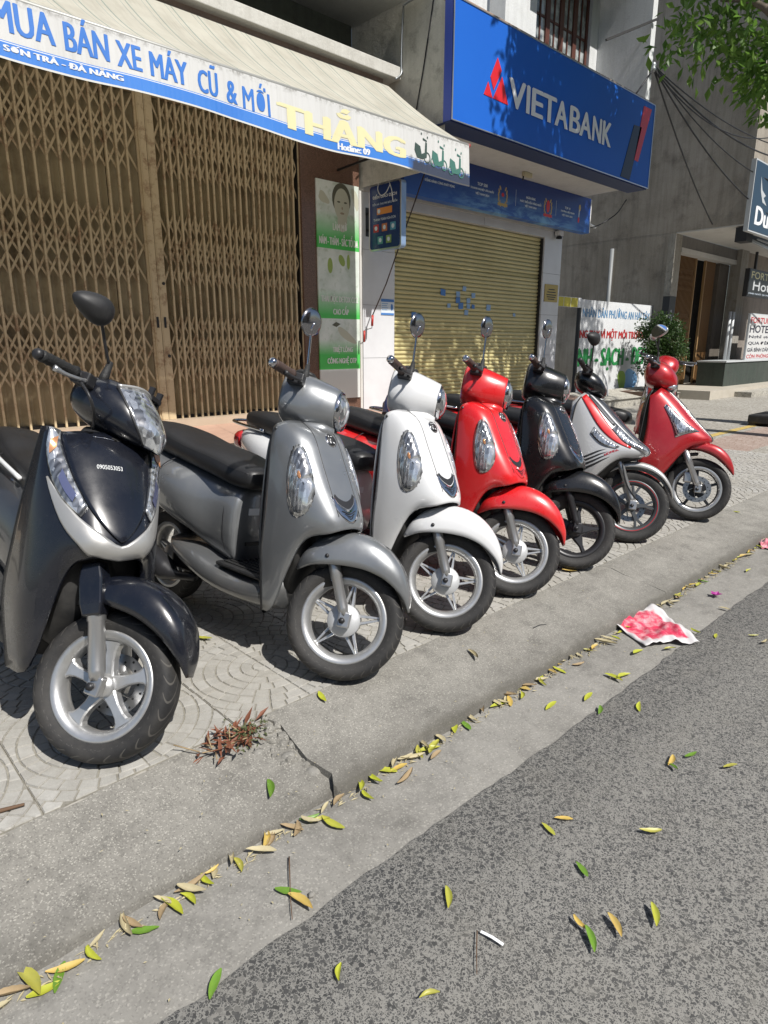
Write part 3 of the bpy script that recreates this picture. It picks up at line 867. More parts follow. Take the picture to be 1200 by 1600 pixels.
# upper sign
sg = empty('bank_sign', (9.15, 5.76, 3.88), label='big blue bank sign box reading VIETABANK with red logo', cat='sign')
M_sblue = mat('sign_blue', (.012, .115, .52), .5, 0., Specular_IOR_Level=.3); n = NT(M_sblue); c = n.coord('Object')
n.color(n.mix(n.noise(c, 1.1, 4), (.010, .105, .50), (.014, .13, .56)))
M_sside = mat('sign_side_blue', (.05, .09, .42), .4); M_sred = mat('sign_red', (.62, .02, .03), .35); M_swht = mat('sign_white', (.80, .81, .82), .4)
def sgbox(nm, m, a, c_):
    q = MB(); q.smooth = False; L = sg.location; q.box(tuple(a[i]-L[i] for i in range(3)), tuple(c_[i]-L[i] for i in range(3))); return q.build(nm, m, sg)
sgbox('face', M_sblue, (6.56, 5.760, 3.885), (11.70, 5.775, 5.155))
sgbox('cabinet', M_sside, (6.553, 5.776, 3.88), (11.707, 5.90, 5.158))
for a, c_ in (((6.548, 5.752, 3.878), (6.562, 5.7595, 5.16)), ((11.698, 5.752, 3.878), (11.712, 5.7595, 5.16)), ((6.563, 5.752, 3.876), (11.697, 5.7595, 3.888)), ((6.563, 5.752, 5.151), (11.697, 5.7595, 5.162))):
    sgbox('edge_trim', M_alu, a, c_)
sgbox('top_cap', mat('sign_cap', (.35, .24, .18), .6), (6.56, 5.76, 5.163), (11.70, 5.93, 5.18))
sgbox('bottom_panel', mat('sign_bottom', (.015, .03, .10), .5), (6.56, 5.78, 3.862), (11.70, 6.12, 3.879))
def sgpoly(nm, m, pts, y=5.754, th=.008):
    q = MB(); q.smooth = False; n_ = len(pts); L = sg.location
    a = [(p[0]-L[0], y-L[1], p[1]-L[2]) for p in pts]; b_ = [(p[0]-L[0], y+th-L[1], p[1]-L[2]) for p in pts]
    q.add(a+b_, [tuple(range(n_)), *[(k, n_+k, n_+(k+1) % n_, (k+1) % n_) for k in range(n_)]]); return q.build(nm, m, sg, fix=True)
sgpoly('logo_piece', M_sred, [(7.394, 4.745), (7.483, 4.619), (7.334, 4.369), (7.262, 4.501)])
sgpoly('logo_piece', M_sred, [(7.141, 4.282), (7.22, 4.438), (7.316, 4.275)])
sgpoly('logo_piece', M_sred, [(7.499, 4.559), (7.644, 4.27), (7.328, 4.278)])
sgpoly('red_bar', M_sred, [(11.311, 5.064), (11.589, 5.068), (11.27, 4.227), (11.119, 4.23)])
sgpoly('dark_bar', mat('sign_dark', (.012, .02, .05), .4), [(11.03, 4.73), (11.295, 4.745), (11.03, 3.91), (10.72, 3.918)])
# letters, one part each
for ch, x0, x1 in (('V', 7.66, 8.00), ('I', 8.05, 8.10), ('E', 8.17, 8.42), ('T', 8.43, 8.74), ('A', 8.74, 9.05), ('B', 9.12, 9.39), ('A', 9.40, 9.71), ('N', 9.76, 10.00), ('K', 10.06, 10.31)):
    o = fit_text('letter', ch, M_swht, sg, x0-9.15, x1-9.15, 4.262-3.88, 4.585-3.88, -.010, bold=.016)

# lower fascia under the canopy
fa = empty('fascia_banner', (9.7, 7.05, 3.34), label='blue printed banner with awards under the bank canopy', cat='banner')
def m_fascia():
    m = mat('fascia_print', rough=.4); n = NT(m); c = n.coord('Object'); X = n.sep(c)
    z = X[2]
    wv = n.noise(n.coord('Object', (.8, 1, 3.2)), 2.4, 6, .7, .6)
    glow = n.math('MULTIPLY', n.ramp(wv, [(.44, 0), (.62, 1)]), n.ramp(z, [(.0, 1), (.34, 0)]))
    mask = n.math('MULTIPLY', n.ramp(n.math('DIVIDE', X[0], 5.), [(.0, .0), (.02, 1)]), 1.)
    base = n.mix(n.ramp(z, [(0, 0), (.5, 1)]), (.015, .10, .42), (.008, .035, .20))
    gl2 = n.math('MULTIPLY', glow, n.ramp(n.math('ADD', n.math('MULTIPLY', X[0], .2), .5), [(.1, .05), (.35, .9), (.7, .9), (.95, .2)]))
    n.color(n.mix(gl2, base, (.22, .48, .75))); return m
q = MB(); q.smooth = False; q.box((-2.68, -.02, 0), (2.36, .14, .61)); q.build('panel', m_fascia(), fa)
q = MB(); q.smooth = False; q.box((2.361, -.015, .02), (2.40, .18, .60)); q.build('end_cap', M_canopy, fa)
M_ftxt = mat('pale_print', (.62, .70, .80), .5)
def ft(body, x0, x1, z0, z1): fit_text('lettering', body, M_ftxt, fa, x0-9.7, x1-9.7, z0-3.34, z1-3.34, -.0225, bold=.003)
ft('ĐỒNG HÀNH CÙNG KHÁT VỌNG', 7.44, 8.10, 3.545, 3.605)
ft('TOP 500', 8.64, 8.89, 3.675, 3.72); ft('DOANH NGHIỆP LỚN NHẤT', 8.48, 9.06, 3.605, 3.655); ft('VIỆT NAM 2024', 8.60, 8.94, 3.535, 3.585)
ft('NGÂN HÀNG', 9.95, 10.22, 3.665, 3.71); ft('PHÁT TRIỂN BỀN VỮNG NHẤT', 9.78, 10.41, 3.595, 3.645); ft('VIỆT NAM 2024', 9.92, 10.26, 3.525, 3.575)
ft('TOP 10', 11.16, 11.34, 3.66, 3.70); ft('THƯƠNG HIỆU MẠNH', 11.03, 11.49, 3.595, 3.64); ft('VIỆT NAM 2024', 11.08, 11.43, 3.53, 3.575)
M_gold = mat('printed_gold', (.48, .36, .14), .5)
for cx in (9.30, 10.62):
    for s_ in (-1, 1):
        for k in range(6):
            a = -1.2+k*.42
            blob(fa, 'wreath_leaf', M_gold, cx-9.7+s_*.115*math.cos(a), .27+.145*math.sin(a), .018, .038, -.0215, 10, rot=-s_*(a*.6))
    q = MB(); q.smooth = False; q.box((cx-9.7-.13, -.023, .12), (cx-9.7+.13, -.0215, .165)); q.build('ribbon', M_gold if cx < 10 else M_sred, fa)
    blob(fa, 'award_badge', M_sred, cx-9.7, .29, .055 if cx > 10 else .035, .10 if cx > 10 else .03, -.0225)
blob(fa, 'trophy_cup', M_gold, 11.67-9.7, .40, .035, .06, -.0215); blob(fa, 'trophy_stem', M_ftxt, 11.655-9.7, .29, .014, .09, -.0217); blob(fa, 'trophy_base', M_sred, 11.65-9.7, .19, .03, .05, -.0219)
for x in (9.656, 10.876):
    q = MB(); q.smooth = False; q.box((x-9.7-.003, -.022, .17), (x-9.7+.003, -.0205, .42)); q.build('divider', M_ftxt, fa)
# camera, emergency lamp, clutter under the canopy
cc = empty('security_camera', (11.55, 7.36, 3.36), label='small white dome security camera under the fascia banner', cat='camera')
q = MB(); q.box((-.07, -.05, -.075), (.07, .05, .0)); q.build('housing', M_swht, cc)
q = MB(); q.lathe([(.0, -.02), (.04, -.015), (.058, 0), (.058, .03)], 16, Matrix.Rotation(R(-90), 4, 'X') @ Matrix.Translation((0, 0, 0)), False)
o = q.build('lens_dome', M_black, cc); o.location = (0, 0, -.10)
lm = empty('canopy_lamp', (9.55, 6.75, 3.955), label='small yellowed box lamp fixed under the bank canopy', cat='lamp')
q = MB(); q.box((-.11, -.03, -.07), (.11, .03, -.001)); o = q.build('housing', mat('yellowed_plastic', (.5, .45, .3), .5), lm); mod(o, 'BEVEL', width=.008, segments=2)
q = MB(); q.tube([(-.10, 0, -.07), (-.11, .0, -.13)], .012, 8); q.build('bulb_stub', M_black, lm)

# hanging light box, seen edge on to the street
hb = empty('light_box', (6.69, 7.02, 2.55), label='rounded dark blue bank service light box hanging from the pillar', cat='sign')
def rrect(w_, h_, r, n_=5):
    pts = []
    for cx, cz, a0 in ((w_/2-r, h_/2-r, 0), (-w_/2+r, h_/2-r, 90), (-w_/2+r, -h_/2+r, 180), (w_/2-r, -h_/2+r, 270)):
        for k in range(n_+1):
            a = R(a0+90*k/n_); pts.append((cx+r*math.cos(a), cz+r*math.sin(a)))
    return pts
def rbox(par, nm, m, w_, h_, r, x0, x1, zc):
    pts = rrect(w_, h_, r); q = MB(); q.smooth = False
    q.rings([[(x, -p[0], p[1]+zc) for p in pts] for x in (x0, x1)]); return q.build(nm, m, par, fix=True)
rbox(hb, 'rim', mat('light_box_rim', (.30, .42, .62), .3, .4), .64, .86, .05, -.045, .045, .43)
rbox(hb, 'trim', M_alu, .645, .865, .05, -.052, -.0455, .43)
rbox(hb, 'face', mat('light_box_face', (.012, .035, .14), .25), .60, .82, .04, -.0545, -.0525, .43)
SIDE = Matrix(((0,0,-1,0),(-1,0,0,0),(0,1,0,0),(0,0,0,1)))
def ht(body, y0, y1, z0, z1, m=M_ftxt, off=.01):
    me = text_mesh(body, 1., off); xs = [v.co.x for v in me.vertices]; ys = [v.co.y for v in me.vertices]
    for v in me.vertices:
        v.co = Vector((-.0565, -(y0+(v.co.x-min(xs))/(max(xs)-min(xs))*(y1-y0)), z0+(v.co.y-min(ys))/(max(ys)-min(ys))*(z1-z0)))
    me.materials.append(m); link(bpy.data.objects.new('lettering', me), hb)
ht('ĐIỂM GIAO DỊCH', -.24, .24, .66, .73, M_swht); ht('TIỀN VÀ THU PHÍ BẢO HIỂM', -.25, .25, .585, .625); ht('THANH TOÁN HÓA ĐƠN', -.22, .22, .385, .425)
def hsq(y, z, w_, h_, m):
    q = MB(); q.smooth = False; q.box((-.0575, -y-w_/2, z-h_/2), (-.055, -y+w_/2, z+h_/2)); return q.build('icon', m, hb)
hsq(0, .505, .30, .085, mat('icon_orange', (.65, .25, .05), .5))
for y, m in ((-.17, mat('icon_red', (.45, .03, .04), .5)), (0, mat('icon_rust', (.5, .16, .06), .5)), (.17, mat('icon_teal', (.08, .3, .45), .5))): hsq(y, .29, .105, .10, m)
for y, m in ((-.085, mat('icon_green', (.08, .3, .3), .5)), (.085, mat('icon_lime', (.2, .33, .1), .5))): hsq(y, .13, .105, .10, m)
for y, z in ((-.17, .29), (0, .29), (.17, .29), (-.085, .13), (.085, .13), (-.11, .505)):
    q = MB(); q.smooth = False; q.add([(-.0585, -y+.03*math.cos(2*math.pi*k/10), z+.03*math.sin(2*math.pi*k/10)) for k in range(10)], [tuple(range(10))]); q.build('icon_mark', M_ftxt, hb)
for z in (.30, .52):
    q = MB(); q.bar((0, .31, z), (0, .42, z), .02, .03); q.build('bracket_arm', M_black, hb)
q = MB(); q.box((-.03, .415, .22), (.03, .43, .60)); q.build('bracket_plate', M_black, hb)
q = MB(); q.tube(spline([(-.06, -.12, .82), (-.075, -.05, .72), (-.08, .05, .70), (-.07, .12, .80), (-.06, .06, .92), (-.05, -.05, .9), (-.075, -.16, .74), (-.085, -.2, .58)], 40), .005, 6); q.build('loose_wire', M_swht, hb)
# awning crank hanging by the pillar
cr = empty('awning_crank', (6.66, 7.30, 1.5), label='awning crank rod with red handle hanging in front of the white pillar', cat='crank')
q = MB(); q.tube([(.17, -.9, 2.05), (.08, -.2, .6), (.0, 0, .18)], .009, 8); q.build('rod', mat('dark_rod', (.05, .03, .025), .5), cr)
M_red = mat('red_grip', (.45, .03, .02), .4)
q = MB(); q.tube([(.0, 0, .18), (-.01, 0, .03)], .018, 8); q.build('upper_handle', M_red, cr)
q = MB(); q.tube([(-.01, 0, .04), (-.015, 0, 0.0), (-.17, -.02, -.03), (-.18, -.02, -.05)], .006, 6); q.build('crank_arm', M_black, cr)
q = MB(); q.tube([(-.18, -.02, -.04), (-.185, -.02, -.20)], .015, 8); q.build('lower_handle', M_red, cr)

# ---------------------------------------------------------------- vacant plot: hoarding, shrub, grey building
gb = empty('grey_building', (17.5, 8, 0), label='tall weathered grey rendered building beyond the bank', cat='building')
part('side_wall', M_grey, gb, ((16.82, 5.88, 3.93), (17.0, 14, 13)))
part('side_wall_base', M_grey, gb, ((16.821, 7.45, 0), (17.0, 14, 3.928)))
part('upper_front', M_grey, gb, ((17.001, 5.89, 4.02), (30, 6.03, 13)))
part('overhang_ceiling', M_canopy, gb, ((16.83, 5.90, 3.90), (30, 7.44, 3.928)))
part('lintel_beam', m_stained('grey_beam', (.16, .15, .14), (.2, .19, .18), (.08, .08, .08)), gb, ((17.2, 7.44, 3.62), (21.0, 7.7, 3.898)))
part('beam_soffit', M_canopy, gb, ((17.2, 7.42, 3.50), (20.95, 7.75, 3.618)))
part('corner_pier', m_stained('peeling_plaster', (.30, .28, .24), (.36, .34, .30), (.10, .085, .07), .5, .9, 2.5, .85), gb, ((16.815, 7.43, 2.45), (17.19, 7.6, 3.896)))
cl = part('dark_clad_panel', mat('dark_panel', (.035, .037, .04), .5), gb, ((16.815, 7.428, .29), (17.17, 7.6, 2.445)))
part('stone_pier', m_stained('pale_pier', (.30, .29, .26), (.38, .36, .33), (.12, .09, .06), .6), gb, ((20.95, 7.3, .2), (21.5, 7.6, 3.898)))
part('inner_pier', m_stained('dark_pier', (.10, .085, .07), (.14, .12, .1), (.04, .035, .03)), gb, ((20.2, 7.6, .2), (20.94, 7.75, 3.49)))
part('dark_doorway', M_dark, gb, ((17.2, 7.9, .2), (20.3, 8.0, 3.6)))
part('terrace_floor', m_tiles('cream_floor', (.42, .38, .31), (.5, .46, .39)), gb, ((16.3, 6.0, -.008), (30, 9.5, .20)))
part('terrace_step', M_riser, gb, ((17.9, 5.6, -.008), (30, 5.998, .12)))
part('shop_wall', m_stained('brownish_wall', (.22, .19, .165), (.27, .235, .2), (.1, .09, .08)), gb, ((21.5, 7.4, .2), (30, 7.6, 3.898)))
# marks on the clad panel
for a, c_ in (((16.93, 7.4255, 1.70), (16.99, 7.4275, 2.12)), ((16.87, 7.4255, 1.86), (17.05, 7.4275, 1.95)), ((16.93, 7.4255, 1.38), (17.03, 7.4275, 1.58))):
    q = MB(); q.smooth = False; L = gb.location; q.box(tuple(a[i]-L[i] for i in range(3)), tuple(c_[i]-L[i] for i in range(3))); q.build('panel_mark', M_steel, cl)
# its own folding gate, half open
fg = empty('folding_gate', (17.22, 7.66, .21), label='brown half open folding gate in the doorway of the grey building', cat='gate')
M_brown = mat('brown_gate_paint', (.20, .105, .04), .55)
q = MB(); q.box((-.012, -.012, 0), (.012, .012, 3.3)); bm_ = q.mesh('gate_bar'); bm_.materials.append(M_brown)
for i in range(19): inst('gate_bar', bm_, fg, (.02+i*.077, 0, 0))
for i in range(15): inst('gate_bar', bm_, fg, (2.15+i*.05, .02, 0))
q = MB(); q.bar((0, -.02, -.28), (.154, -.02, .28), .004, .014, (1, 0, 0)); s1m = q.mesh('lattice_strip'); s1m.materials.append(M_brown)
q = MB(); q.bar((0, -.025, -.28), (-.154, -.025, .28), .004, .014, (1, 0, 0)); s2m = q.mesh('lattice_strip'); s2m.materials.append(M_brown)
for zc in (.6, 1.6, 2.7):
    for i in range(17): inst('lattice_strip', s1m, fg, (.02+i*.077, 0, zc)); inst('lattice_strip', s2m, fg, (.02+(i+2)*.077, 0, zc))
q = MB(); q.box((1.45, -.03, 0), (1.50, .03, 3.3)); q.build('leading_post', mat('gate_post_tan', (.33, .2, .09), .5), fg)
q = MB(); q.box((2.09, -.03, 0), (2.14, .03, 3.3)); q.build('leading_post', bpy.data.materials['gate_post_tan'], fg)
# drain pipe
q = MB(); q.tube([(0, 0, 0), (0, 0, 3.5)], .05, 10); o = q.build('drain_pipe', mat('pipe_grey', (.22, .23, .235), .5), None, (16.75, 9.05, .2)); tag(o, 'grey vertical drain pipe on the weathered grey wall', 'pipe')
# painted hoarding
ho = empty('painted_hoarding', (14, 7.5, 0), label='white hoarding painted with green and red slogans beside the bank', cat='hoarding')
M_hoard = m_stained('hoarding_white', (.58, .59, .60), (.66, .67, .68), (.42, .42, .41), .2, .6, 1.2, .2)
def hp(nm, m, a, c_):
    q = MB(); q.smooth = False; L = ho.location; q.box(tuple(a[i]-L[i] for i in range(3)), tuple(c_[i]-L[i] for i in range(3))); return q.build(nm, m, ho)
hp('panel', M_hoard, (12.78, 7.50, .12), (16.05, 7.54, 2.19))
hp('top_beam', M_hoard, (11.81, 7.50, 2.02), (12.778, 7.54, 2.215))
hp('frame', M_black, (12.72, 7.49, .0), (12.775, 7.56, 2.02))
hp('frame', M_black, (16.055, 7.49, .0), (16.10, 7.56, 2.20))
q = MB(); q.smooth = False
for k in range(3): q.box((-2.17+.27*k, -.0035, 2.025), (-2.17+.27*k+.25, -.0012, 2.205))
q.build('yellow_paint_patch', mat('yellow_patch', (.55, .48, .06), .6), ho)
M_hg = mat('hoarding_green', (.02, .22, .06), .55); M_hr = mat('hoarding_red', (.42, .03, .03), .55); M_hb = mat('hoarding_blue', (.10, .24, .42), .55)
fit_text('lettering', 'NHÂN DÂN PHƯỜNG AN HẢI TÂY', M_hb, ho, 12.86-14, 15.95-14, 1.84, 2.07, -.004, bold=.006)
fit_text('lettering', 'NG TAY VÌ MỘT MÔI TRƯỜNG', M_hr, ho, 12.80-14, 15.90-14, 1.36, 1.62, -.004, bold=.014)
fit_text('lettering', 'NH - SẠCH - ĐẸP', M_hg, ho, 12.80-14, 15.95-14, .70, 1.20, -.004, bold=.035)
blob(ho, 'painted_figure', mat('painted_blue', (.16, .36, .62), .6), 15.25-14, .42, .32, .30, -.003, wob=.12)
blob(ho, 'painted_leaf', mat('painted_lime', (.25, .42, .05), .6), 14.82-14, .45, .18, .26, -.0036, rot=.4, wob=.1)
blob(ho, 'painted_leaf', M_hg, 13.2-14, .35, .35, .12, -.0036, wob=.3)
# ================================================================ SCOOTERS
def paint(name, colr, metal=0., rough=.32, coat=1., dust=.25, scratch=.3):
    m = mat(name, colr, rough, metal, Coat_Weight=coat, Coat_Roughness=.06); n = NT(m); c = n.coord('Object')
    d = n.noise(c, 5, 6, .7); f = n.noise(n.coord('Object', (6, 40, 9)), 7, 4, .75)
    low = n.ramp(n.sep(c)[2], [(.15, 1), (.6, .25)])
    k = n.math('MULTIPLY', n.ramp(d, [(.42, 0), (.75, dust)]), low)
    b0 = n.mix(k, tuple(colr), (.33, .30, .25))
    b0 = n.mix(n.ramp(f, [(.70, 0), (.74, scratch)]), b0, (.5, .5, .48))
    n.color(b0)
    n.rough(n.ramp(d, [(.3, rough*.7), (.8, min(1, rough*1.6))]))
    n.l(n.ramp(d, [(.35, .02), (.8, .10)]), n.b.inputs['Coat Roughness'])
    return m
P_silver = paint('silver_grey_paint', (.235, .245, .255), .55, .33)
P_white = paint('pearl_white_paint', (.64, .645, .65), .0, .3, 1., .2, .1)
P_red = paint('bright_red_paint', (.60, .012, .015), .0, .28)
P_black = paint('gloss_black_paint', (.008, .0085, .010), .0, .25, .55, .06, .3)
P_near = paint('blue_black_paint', (.007, .0085, .014), .0, .25, .55, .08, .5)
P_char = paint('charcoal_paint', (.045, .048, .055), .3, .35)
P_dred = paint('deep_red_paint', (.42, .012, .018), .25, .3)
P_vsil = paint('satin_silver_paint', (.48, .475, .46), .6, .38, .3, .2, .15)
P_matte = mat('matte_grey_plastic', (.045, .046, .05), .5)
M_plast = mat('black_plastic', (.018, .018, .019), .55); n = NT(M_plast); c = n.coord('Object'); n.bump(n.noise(c, 220, 2), .15, .002)
n.color(n.mix(n.ramp(n.noise(c, 6, 5, .7), [(.5, 0), (.8, .5)]), (.017, .017, .018), (.10, .095, .085)))
M_vinyl = mat('black_vinyl', (.017, .017, .018), .42); n = NT(M_vinyl); c = n.coord('Object'); n.bump(n.vor(c, 240), .12, .002)
n.rough(n.ramp(n.noise(c, 4, 4), [(.3, .33), (.7, .52)]))
M_chrome = mat('chrome', (.60, .60, .62), .08, 1.)
M_mback = mat('mirror_back_chrome', (.36, .36, .38), .14, 1.)
M_forkal = mat('fork_alloy', (.50, .50, .50), .34, .85)
M_rimal = mat('rim_alloy', (.56, .565, .57), .36, .75); n = NT(M_rimal); c = n.coord('Object')
n.color(n.mix(n.ramp(n.noise(c, 9, 5, .7), [(.4, 0), (.7, .6)]), (.58, .585, .59), (.36, .35, .32)))
M_rimbk = mat('rim_black', (.02, .02, .022), .38)
M_rimgr = mat('rim_grey', (.10, .105, .11), .4, .5)
M_browngrip = mat('brown_grip', (.065, .042, .035), .6)
M_rubber = mat('grip_rubber', (.016, .016, .016), .65); n = NT(M_rubber); c = n.coord('Object'); n.bump(n.vor(c, 180), .4, .003)
M_disc = mat('brake_disc_steel', (.36, .36, .36), .35, .9)
M_lens = mat('painted_facet_lens', (.62, .64, .66), .12, .75, Coat_Weight=1., Coat_Roughness=.015); n = NT(M_lens); c = n.coord('Object')
fc = n.sep(n.vor(n.coord('Object', (1, 1.6, .8)), 42, 'F1', 'Color', .9)); fe_ = n.vor(n.coord('Object', (1, 1.6, .8)), 42, 'DISTANCE_TO_EDGE', 'Distance', .9)
wv = n.n('TexWave'); wv.inputs['Scale'].default_value = 60; n.l(n.coord('Object', (.3, 1, .1)), wv.inputs['Vector'])
n.color(n.mix(n.math('MULTIPLY', wv.outputs['Fac'], .35), n.ramp(fc[0], [(0, (.10, .105, .115)), (.35, (.34, .35, .37)), (.7, (.66, .68, .70)), (1, (.92, .93, .94))]), (.80, .82, .84)))  # bright and dark facets painted in, imitating reflections of a faceted reflector
n.bump(n.math('ADD', n.math('MULTIPLY', fc[1], .6), n.math('MULTIPLY', wv.outputs['Fac'], .3)), .35, .006)
M_amber = mat('amber_lens', (.58, .27, .12), .15, .4, Coat_Weight=1.)
M_blul = mat('bluish_lens', (.20, .22, .38), .12, .6, Coat_Weight=1.)
M_redl = mat('red_lens', (.45, .02, .02), .15, 0., Coat_Weight=1.)
M_mirror = mat('mirror_glass', (.8, .8, .8), .03, 1.)
M_print = mat('white_print', (.7, .72, .72), .5)
def m_tyre(name, n_gr, dusty):
    m = mat(name, (.022, .022, .023), .72); n = NT(m); c = n.coord('Object'); U = n.sep(n.coord('UV'))
    v = n.math('ABSOLUTE', n.math('SUBTRACT', U[1], .5))
    w_ = n.math('FRACT', n.math('ADD', n.math('MULTIPLY', U[0], n_gr), n.math('MULTIPLY', n.math('SINE', n.math('MULTIPLY', v, 8.)), 1.6)))
    gr = n.math('MULTIPLY', n.math('LESS_THAN', w_, .13), n.math('MULTIPLY', n.math('LESS_THAN', v, .30), n.math('GREATER_THAN', v, .035)))
    lt = n.math('MULTIPLY', n.math('GREATER_THAN', n.noise(n.coord('UV', (1, 1, 1)), 90, 2), .62), n.math('MULTIPLY', n.math('GREATER_THAN', v, .37), n.math('LESS_THAN', v, .40)))
    d = n.noise(c, 11, 5, .7)
    b0 = n.mix(n.ramp(d, [(.38, 0), (.75, dusty)]), (.013, .013, .014), (.12, .11, .095))
    side = n.ramp(v, [(.28, 0), (.36, .30)])
    b0 = n.mix(side, b0, n.mix(.5, b0, (.055, .052, .048)))
    b0 = n.mix(n.math('MULTIPLY', gr, .75), b0, n.mix(min(1, dusty*2), (.006, .006, .006), (.16, .15, .135)))
    b0 = n.mix(n.math('MULTIPLY', lt, .5), b0, (.12, .115, .11))
    n.color(b0); n.bump(n.math('SUBTRACT', n.math('MULTIPLY', n.noise(c, 90, 3), .1), gr), .6, .004); return m
M_tyreA = m_tyre('tyre_rubber', 34, .22); M_tyreB = m_tyre('tyre_rubber_dusty', 26, .28)

# ---------------------------------------------------------------- kit
def xf(b, T):
    if T is not None: b.v = [T @ p for p in b.v]
    return b
def spoke_poly(kind):
    if kind == 'split':      # slim spoke, forked towards the hub
        return [[(.045, -.024), (.136, -.006), (.136, .001), (.052, -.010)], [(.045, .024), (.052, .010), (.136, -.001), (.136, .006)]]
    if kind == 'wide':
        return [[(.020, -.026), (.045, -.020), (.075, -.0155), (.105, -.017), (.122, -.023), (.134, -.036), (.134, .036), (.122, .023), (.105, .017), (.075, .0155), (.045, .020), (.020, .026)]]
    if kind == 'star':
        return [[(.02, -.034), (.06, -.024), (.10, -.010), (.136, -.010), (.136, .010), (.10, .010), (.06, .024), (.02, .034)]]
    if kind == 'y':
        return [[(.02, -.013), (.085, -.011), (.136, -.032), (.136, -.018), (.095, -.001), (.095, .001), (.136, .018), (.136, .032), (.085, .011), (.02, .013)]]
def wheel(root, name, ctr, T, style, m_rim, m_tyre_, disc_side=0, Rw=.228, hub=.06, wid=1., stripe=None, ang=.3, lean_disc=None):
    s = Rw/.228
    C0 = Matrix.Translation(ctr)
    TT = (T @ C0) if T is not None else C0
    b = MB()
    b.lathe([(.168*s, .039*wid), (.160*s, .042*wid), (.146*s, .036*wid), (.136*s, .024*wid), (.133*s, 0), (.136*s, -.024*wid), (.146*s, -.036*wid), (.160*s, -.042*wid), (.168*s, -.039*wid), (.162*s, 0)], 56, TT, True)
    b.lathe([(.0, .048), (.012, .048), (.018, .040), (hub*.8, .036), (hub, .030), (hub, -.030), (hub*.8, -.036), (.018, -.040), (.012, -.048), (0, -.048)], 32, TT)
    b.smooth = False
    n_sp = 5
    for k in range(n_sp):
        a = 2*math.pi*k/n_sp+ang
        Mr = TT @ Matrix.Rotation(-a, 4, 'Y')
        for poly in spoke_poly(style):
            th = .020 if style != 'split' else .013
            th2 = th*.72
            pts = [(p[0]*s, p[1]*s) for p in poly]; n_ = len(pts)
            cxm = sum(p[0] for p in pts)/n_; czm = sum(p[1] for p in pts)/n_
            ins = [(cxm+(p[0]-cxm)*.985, p[1]*.72 if style != 'y' else p[1]*.9) for p in pts] if style != 'split' else [(p[0], czm+(p[1]-czm)*.75) for p in pts]
            rings = [[(p[0], -th, p[1]) for p in ins], [(p[0], -th2, p[1]) for p in pts], [(p[0], th2, p[1]) for p in pts], [(p[0], th, p[1]) for p in ins]]
            b.rings(rings, True, False, Mr)
    b.smooth = True
    w = b.build(name, m_rim, root, fix=True)
    b = MB()
    hw = .052*wid
    prof = [(.163, -.037*wid), (.172, -.043*wid), (.186, -.0495*wid), (.200, -hw), (.211, -.049*wid), (.2195, -.040*wid), (.2250, -.026*wid), (.2275, -.012*wid), (.228, 0)]
    prof = [(r*s, y) for r, y in prof]; prof = prof+[(r, -y) for r, y in prof[:-1][::-1]]
    b.lathe(prof, 72, TT, False, True)
    ty = b.build('tyre', m_tyre_, w)
    if stripe is not None:
        b = MB(); b.lathe([(.158*s, .0435*wid), (.1565*s, .0432*wid), (.1545*s, .0425*wid)], 56, TT); b.lathe([(.158*s, -.0435*wid), (.1565*s, -.0432*wid), (.1545*s, -.0425*wid)], 56, TT); b.build('rim_stripe', stripe, w)
    if disc_side:
        b = MB(); y = .056*disc_side
        b.smooth = False
        n_ = 40; ro, ri = .095*s, .062*s
        ring = lambda r, yy: [TT @ Vector((r*math.cos(2*math.pi*k/n_), yy, r*math.sin(2*math.pi*k/n_))) for k in range(n_)]
        b.rings([ring(ri, y-.002), ring(ro, y-.002), ring(ro, y+.002), ring(ri, y+.002)], False, True)
        for k in range(5):
            a = 2*math.pi*k/5+.5
            p0 = TT @ Vector((.03*math.cos(a), y, .03*math.sin(a))); p1 = TT @ Vector((ri*1.02*math.cos(a+.4), y, ri*1.02*math.sin(a+.4)))
            b.bar(p0, p1, .012, .004)
        d = b.build('brake_disc', M_disc, w)
        b = MB()
        for k in range(20):
            a = 2*math.pi*k/20
            rr = ri+(ro-ri)*(.3 if k % 2 else .7)
            for sg_ in (-1, 1):
                cpt = Vector((rr*math.cos(a), y+sg_*.0028, rr*math.sin(a)))
                b.add([TT @ (cpt+Vector((.0042*math.cos(2*math.pi*j/8), 0, .0042*math.sin(2*math.pi*j/8)))) for j in range(8)], [tuple(range(8))])
        o = b.build('disc_holes', M_black, w); o['kind'] = 'stuff'
    return w, ty
def ringloft(stations, n_around=20, exp=2.6, sub=4):
    """closed rings from (x, half width, z low, z high) stations, smoothed along x"""
    P = [Vector((s[1], s[2], s[3])) for s in stations]; X = [Vector((s[0], 0, 0)) for s in stations]
    E = [Vector(((s[4] if len(s) > 4 else exp), 0, 0)) for s in stations]
    n = (len(stations)-1)*sub+1; rings = []
    for k in range(n):
        t = (len(stations)-1)*k/(n-1)
        w, zl, zh = catmull(P, t); x = catmull(X, t).x; ex = catmull(E, t).x
        w = max(w, .004); zc = (zl+zh)/2; hz = max((zh-zl)/2, .004)
        ring = []
        for j in range(n_around):
            a = 2*math.pi*j/n_around
            ca, sa = math.cos(a), math.sin(a)
            ring.append(Vector((x, w*math.copysign(abs(ca)**(2/ex), ca), zc+hz*math.copysign(abs(sa)**(2/ex), sa))))
        rings.append(ring)
    return rings
def loft_part(name, stations, m, root, T=None, exp=2.6, sub=4, n_around=20):
    b = MB(); b.rings(ringloft(stations, n_around, exp, sub)); xf(b, T)
    return b.build(name, m, root, fix=True)
def mirror_cols(half):
    """half = columns from y=0 outwards; returns the full net from right (-y) to left (+y)"""
    neg = [[(x, -y, z) for x, y, z in c_] for c_ in half[:0:-1]]
    return neg+half
